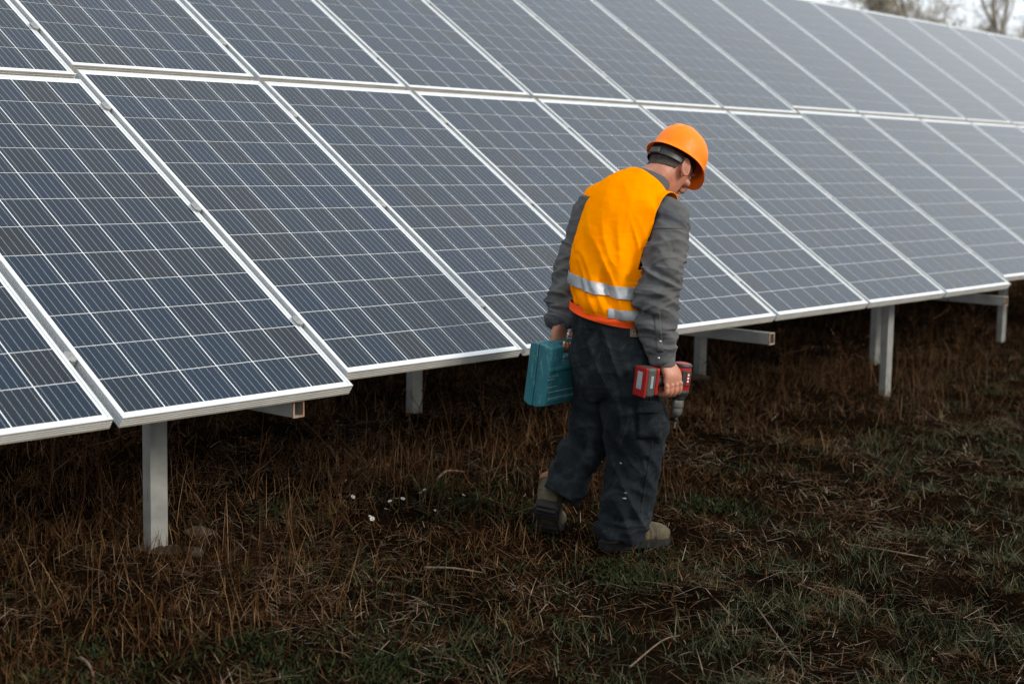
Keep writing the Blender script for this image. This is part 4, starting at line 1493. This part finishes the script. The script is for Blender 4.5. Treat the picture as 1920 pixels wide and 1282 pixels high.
# living grass
P = scatter(560000, -2.5, 11, -3.6, 0.8, 1.3, dens=lambda P: 0.75 * green_mask(P) * np.clip(0.42 + 1.2 * flat(P, 5.0, 8.8), 0, 1))
tag(blades('green_grass', P, 0.080, 0.0036, 0.95, M['green'], 0.9, 3), 'short green grass growing in tufts between straw', 'grass', kind='stuff')

# low leafy weeds hugging the soil
def rosettes(n, dens):
    C = scatter(n, -2.6, 6, -2.6, 0.6, 1.0, dens=dens)
    out = []
    for c in C:
        k = RNG.integers(9, 20)
        a = RNG.uniform(0, 2 * np.pi, k)
        r = RNG.uniform(0.005, 0.055, k)
        out.append(np.stack([c[0] + r * np.cos(a), c[1] + r * np.sin(a), c[2] + RNG.uniform(0.0, 0.03, k)], 1))
    return np.concatenate(out)
def leafy(P):
    m_ = 0
    for px, py, r, a in ((180, 1262, 0.22, 0.5), (560, 1250, 0.25, 0.7), (730, 1250, 0.22, 0.8), (1320, 955, 0.14, 1), (1380, 962, 0.12, 0.9), (520, 940, 0.22, 0.5), (850, 925, 0.22, 0.6), (960, 960, 0.2, 0.5), (1180, 1085, 0.16, 0.8), (700, 1080, 0.25, 0.3)):
        m_ = np.maximum(m_, a * blob(P, px, py, r))
    return np.clip(m_ + 0.02, 0, 1)
P = rosettes(26000, leafy)
tag(blades('low_weeds', P, 0.026, 0.007, 1.0, M['leaf'], 0.8, 3), 'low leafy green weeds growing flat over the soil', 'weeds', kind='stuff')

# thick stand of dead weeds, added behind the posts to block skylight
P = np.stack([RNG.uniform(-2.5, 16, 40000), RNG.uniform(2.2, 5.2, 40000), np.zeros(40000)], 1)
P[:, 2] = ground_h(P[:, 0], P[:, 1])
tag(blades('added_weed_screen', P, 0.75, 0.010, 0.35, M['weed'], 0.6, 3), 'tall dead weeds added behind the posts to block the skylight', 'dry weeds', kind='stuff')

# ------------------------------------------------------------------ single dead weeds
def weed_mesh(h, seed, branches=8, seeds=True):
    r = np.random.default_rng(seed)
    mb = MB()
    def stem(p, d, L, w, lvl):
        pts = [p]
        for k in range(4):
            d = d + r.normal(0, 0.13, 3)
            d /= np.linalg.norm(d)
            pts.append(pts[-1] + d * L / 4)
        mb.loft(pts, [w, w * 0.9, w * 0.75, w * 0.6, w * 0.35], (1, 0.3, 0.2), n=5, sub=1)
        if lvl < 2:
            for _ in range(branches if lvl == 0 else r.integers(2, 5)):
                t = r.uniform(0.25, 1.0)
                i = min(int(t * 4), 3)
                q = pts[i] + (pts[i + 1] - pts[i]) * (t * 4 - i)
                dd = d * 0.8 + r.normal(0, 0.6, 3)
                dd[2] = abs(dd[2]) * 0.7 + 0.25
                stem(q, dd / np.linalg.norm(dd), L * r.uniform(0.22, 0.5), w * 0.55, lvl + 1)
        if lvl >= 1 and seeds:
            for _ in range(r.integers(3, 7)):
                q = pts[r.integers(2, 5)] + r.normal(0, 0.006, 3)
                e = r.normal(0, 1, 3); e /= np.linalg.norm(e)
                f = np.cross(e, r.normal(0, 1, 3)); f /= np.linalg.norm(f)
                s = r.uniform(0.004, 0.009)
                mb.add([q - e * s, q + f * s * 0.5, q + e * s, q - f * s * 0.5], [(0, 1, 2, 3)])
    stem(np.zeros(3), np.array([r.normal(0, 0.2), r.normal(0, 0.2), 1.0]), h, 0.0032, 0)
    me = mb.mesh('dry_weed')
    me.materials.append(M['weed'])
    return me
WEEDS = [weed_mesh(0.34, 3), weed_mesh(0.46, 5, 6), weed_mesh(0.26, 8, 10), weed_mesh(0.55, 13, 5, False), weed_mesh(0.38, 21, 12)]
spots = [  # pixel of the root, shape, scale, label
    ((190, 985), 4, 1.35, 'bushy dry weed left of the nearest square post'),
    ((150, 1010), 0, 1.2, 'tangled dry weed low at the left, in front of the post'),
    ((250, 1000), 3, 1.15, 'thin bare stalk leaning beside the left face of the nearest post'),
    ((296, 1032), 2, 0.75, 'small wiry weed growing against the foot of the nearest post'),
    ((395, 985), 3, 0.8, 'bent reddish stalk just right of the nearest post'),
    ((90, 950), 1, 1.2, 'dark dry weed under the left panels near the photo edge'),
    ((480, 930), 1, 1.0, 'spindly dry weed midway between the nearest post and the case'),
    ((560, 905), 4, 1.1, 'bushy dry weed in the shade left of the second post'),
    ((690, 880), 0, 1.25, 'dry weed in the shade in front of the second post'),
    ((850, 868), 3, 0.85, 'long leaning stalk in the shade right of the second post'),
    ((945, 850), 3, 1.0, 'forked leaning stalk in the shade below the teal case'),
    ((780, 800), 1, 0.9, 'dark dry weed at the foot of the second post'),
    ((1010, 820), 4, 0.9, 'bushy dry weed just left of the trailing leg'),
    ((1380, 745), 1, 1.0, 'dry weed in the shade right of the drill'),
    ((1460, 760), 0, 1.1, 'dry weed below the open tube end right of the worker'),
    ((1560, 750), 4, 1.0, 'bushy dry weed left of the paired posts'),
    ((1600, 765), 2, 1.1, 'short dry tuft in front of the paired posts'),
    ((1740, 730), 1, 1.1, 'dry weed right of the paired posts'),
    ((1800, 700), 4, 1.1, 'bushy dry weed left of the farthest post'),
    ((620, 1010), 2, 0.8, 'low wiry weed in the open left of the white flowers'),
    ((1320, 1010), 2, 0.6, 'pale broken weed stub right of the planted boot'),
    ((1670, 950), 2, 0.7, 'wiry weed standing in the grass at the right'),
    ((1700, 900), 3, 0.4, 'short upright stalk among the grass at the far right'),
]
for k, ((px, py), w_, sc_, lab) in enumerate(spots):
    o = obj('dry_weed', WEEDS[w_])
    o.location = on_ground(px, py) - np.array([0, 0, 0.01])
    o.rotation_euler = (RNG.normal(0, 0.12), RNG.normal(0, 0.12), RNG.uniform(0, 6.28))
    o.scale = (sc_,) * 3
    tag(o, lab, 'weed', 'dry weeds')

# fallen sticks
def stick_obj(pts, r, lab, lift=0.02):
    P = []
    for i, (px, py) in enumerate(pts):
        q = on_ground(px, py)
        P.append(q + np.array([0, 0, lift * (1 + 0.6 * math.sin(i * 2.1))]))
    mb = MB()
    mb.loft(P, [r * (1 - 0.5 * i / (len(P) - 1)) for i in range(len(P))], (0.3, 0.2, 1), n=7, sub=4)
    tag(mb.build('stick', M['stick'], sm=True), lab, 'stick', 'fallen sticks')
M['stick'] = two_tone('dead_stick', (0.07, 0.042, 0.023), (0.15, 0.10, 0.06), 30, 0.85)
stick_obj([(818, 908), (838, 895), (870, 888)], 0.006, 'curved pale stick lying in the shade left of the trailing boot')
stick_obj([(795, 1074), (850, 1080), (905, 1078)], 0.005, 'straight pale stick lying left of the planted boot')
stick_obj([(1180, 1262), (1240, 1218), (1275, 1196)], 0.0032, 'long grey stick at the bottom edge right of centre')
stick_obj([(1420, 1150), (1480, 1240), (1510, 1262)], 0.003, 'thin grey stick slanting down at the lower right')
stick_obj([(150, 1245), (165, 1262), (178, 1276)], 0.006, 'short pale stick at the lower left corner')
stick_obj([(1600, 1030), (1660, 1045), (1740, 1050)], 0.004, 'thin stick lying in the grass at the right')

# white flowers left of the worker
def flower_meshes():
    a = MB()
    for k in range(7):
        t = 2 * math.pi * k / 7
        d = np.array([math.cos(t), math.sin(t), 0.25])
        s = np.array([-math.sin(t), math.cos(t), 0])
        b = np.array([0, 0, 0.03])
        a.add([b + d * 0.002, b + d * 0.007 + s * 0.0035, b + d * 0.013, b + d * 0.007 - s * 0.0035], [(0, 1, 2, 3)])
    p_ = a.mesh('petals'); p_.materials.append(M['petal'])
    c = MB().ball((0, 0, 0.031), (0.0035, 0.0035, 0.0025), nu=8, nv=6).mesh('centre', True); c.materials.append(M['pollen'])
    s = MB(); s.loft([(0.004, 0, 0), (0.001, 0.001, 0.016), (0, 0, 0.03)], [0.0012, 0.001, 0.0009], n=5, sub=2)
    st = s.mesh('stem'); st.materials.append(M['leaf'])
    return p_, c, st
PET, CEN, STM = flower_meshes()
for px, py in ((698, 975), (692, 973), (734, 946), (745, 944), (752, 942), (800, 925), (866, 935), (845, 941), (958, 930), (952, 906), (656, 937), (994, 932), (720, 962), (790, 930), (712, 905), (814, 962)):
    o = obj('white_flower', PET)
    o.location = on_ground(px, py + 8) + np.array([0, 0, 0.012])
    o.rotation_euler = (RNG.normal(0, 0.35) - 0.3, RNG.normal(0, 0.35), RNG.uniform(0, 6))
    o.scale = (RNG.uniform(0.6, 0.9),) * 3
    obj('flower_centre', CEN, None, o)
    obj('stem', STM, None, o)
    tag(o, 'tiny white flower in the low weeds left of the trailing boot', 'flower', 'tiny white flowers left of the boots')

# concrete spilled round the foot of the nearest post
def rock(c, s, seed, lab, name='concrete_footing'):
    b = MB().ball((0, 0, 0), s, nu=40, nv=24)
    me = b.mesh(name, True)
    V = get_v(me)
    V *= (1 + 0.42 * fbm(V * 14 + seed, 4))[:, None]
    V = np.round(V / 0.012 + 0.3 * noise3(V * 40)[:, None]) * 0.012 * 0.35 + V * 0.65
    set_v(me, V)
    o = obj(name, me, M['concrete'])
    o.location = c
    o.rotation_euler[2] = seed
    tag(o, lab, 'concrete', 'concrete at the foot of the nearest post')
rock(on_ground(300, 1028) + np.array([0.0, 0, -0.006]), (0.10, 0.08, 0.018), 1.3, 'rough concrete footing around the nearest post')
rock(on_ground(372, 1000), (0.06, 0.045, 0.022), 2.9, 'tan lump of concrete right of the nearest post')
rock(on_ground(362, 1034), (0.06, 0.03, 0.02), 4.4, 'small flat concrete piece right of the post foot')
rock(on_ground(1300, 708) , (0.09, 0.07, 0.02), 5.2, 'concrete footing of the post right of the drill')

# ------------------------------------------------------------------ trees beyond the array
def tree_mesh(h, seed, spread=0.5, leaf=900, leafsize=0.07):
    r = np.random.default_rng(seed)
    mb = MB()
    tips = []
    def limb(p, d, L, w, lvl):
        pts = [p]
        for k in range(4):
            d = d + r.normal(0, 0.10 + 0.05 * lvl, 3)
            d[2] += 0.03
            d /= np.linalg.norm(d)
            pts.append(pts[-1] + d * L / 4)
        mb.loft(pts, [w, w * 0.85, w * 0.7, w * 0.55, w * 0.35], (1, 0.2, 0.1), n=7 if lvl < 2 else 4, sub=1)
        if lvl < 4:
            for _ in range(9 if lvl == 0 else r.integers(3, 5)):
                t = r.uniform(0.2, 1.0)
                i = min(int(t * 4), 3)
                q = pts[i] + (pts[i + 1] - pts[i]) * (t * 4 - i)
                dd = d + r.normal(0, spread + 0.1 * lvl, 3)
                dd[2] = max(dd[2], -0.05) + 0.15
                limb(q, dd / np.linalg.norm(dd), L * r.uniform(0.45, 0.7), w * 0.62, lvl + 1)
        if lvl >= 3:
            tips.extend(pts[1:])
    limb(np.zeros(3), np.array([0, 0, 1.0]), h * 0.55, h * 0.012, 0)
    tm = mb.mesh('trunk', True); tm.materials.append(M['bark'])
    tips = np.array(tips)
    P = tips[r.integers(0, len(tips), leaf)] + r.normal(0, 0.16, (leaf, 3))
    e = r.normal(size=(leaf, 3)); e /= np.linalg.norm(e, axis=1)[:, None]
    f = np.cross(e, r.normal(size=(leaf, 3))); f /= np.linalg.norm(f, axis=1)[:, None]
    s = leafsize * r.uniform(0.5, 1.2, leaf)[:, None]
    V = np.stack([P - e * s, P + f * s * 0.055, P + e * s, P - f * s * 0.055], 1).reshape(-1, 3)       # fine twigs
    cm = mesh_np('crown', V, np.arange(leaf * 4).reshape(-1, 4)); cm.materials.append(M['tleaf'])
    return tm, cm
TREES = [tree_mesh(8.5, 31, 0.6, 4500, 0.22), tree_mesh(7.0, 44, 0.75, 6500, 0.22), tree_mesh(9.5, 57, 0.5, 3000, 0.22)]
def tree(px, dist, kind, sc_, lab, cr=True):
    d = ray(px, 30)
    d = d[:2] / np.linalg.norm(d[:2])
    x, y = CAM[0] + d[0] * dist, CAM[1] + d[1] * dist
    t = empty('bare_tree', (x, y, float(ground_h(np.array([x]), np.array([y]))[0])))
    t.rotation_euler[2] = RNG.uniform(0, 6.28)
    t.scale = (sc_,) * 3
    obj('trunk', TREES[kind][0], None, t)
    if cr: obj('crown', TREES[kind][1], None, t)
    tag(t, lab, 'tree', 'bare trees on the horizon')
tree(1722, 52, 2, 0.86, 'slender bare tree left of the bushiest tree on the skyline')
tree(1778, 46, 1, 1.08, 'bushiest brown tree on the skyline beyond the panels')
tree(1826, 50, 1, 0.78, 'small rounded brown tree right of the bushiest tree')
tree(1915, 50, 0, 1.15, 'tree at the right edge of the photo with grey green branches')
tree(1655, 60, 1, 1.05, 'thin pale bare tree rising above the top edge of the array')
tree(1600, 66, 1, 1.12, 'faint far bare tree second from the left above the array')
tree(1690, 60, 0, 1.05, 'grey bare tree between the thin pale tree and the slender tree')
tree(1630, 58, 1, 0.72, 'low brown bare tree among the pale trees above the array')
tree(1560, 75, 1, 0.85, 'blurred far bare tree where the sky begins above the array')
tree(1880, 58, 1, 0.66, 'low brown tree just left of the tree at the edge')
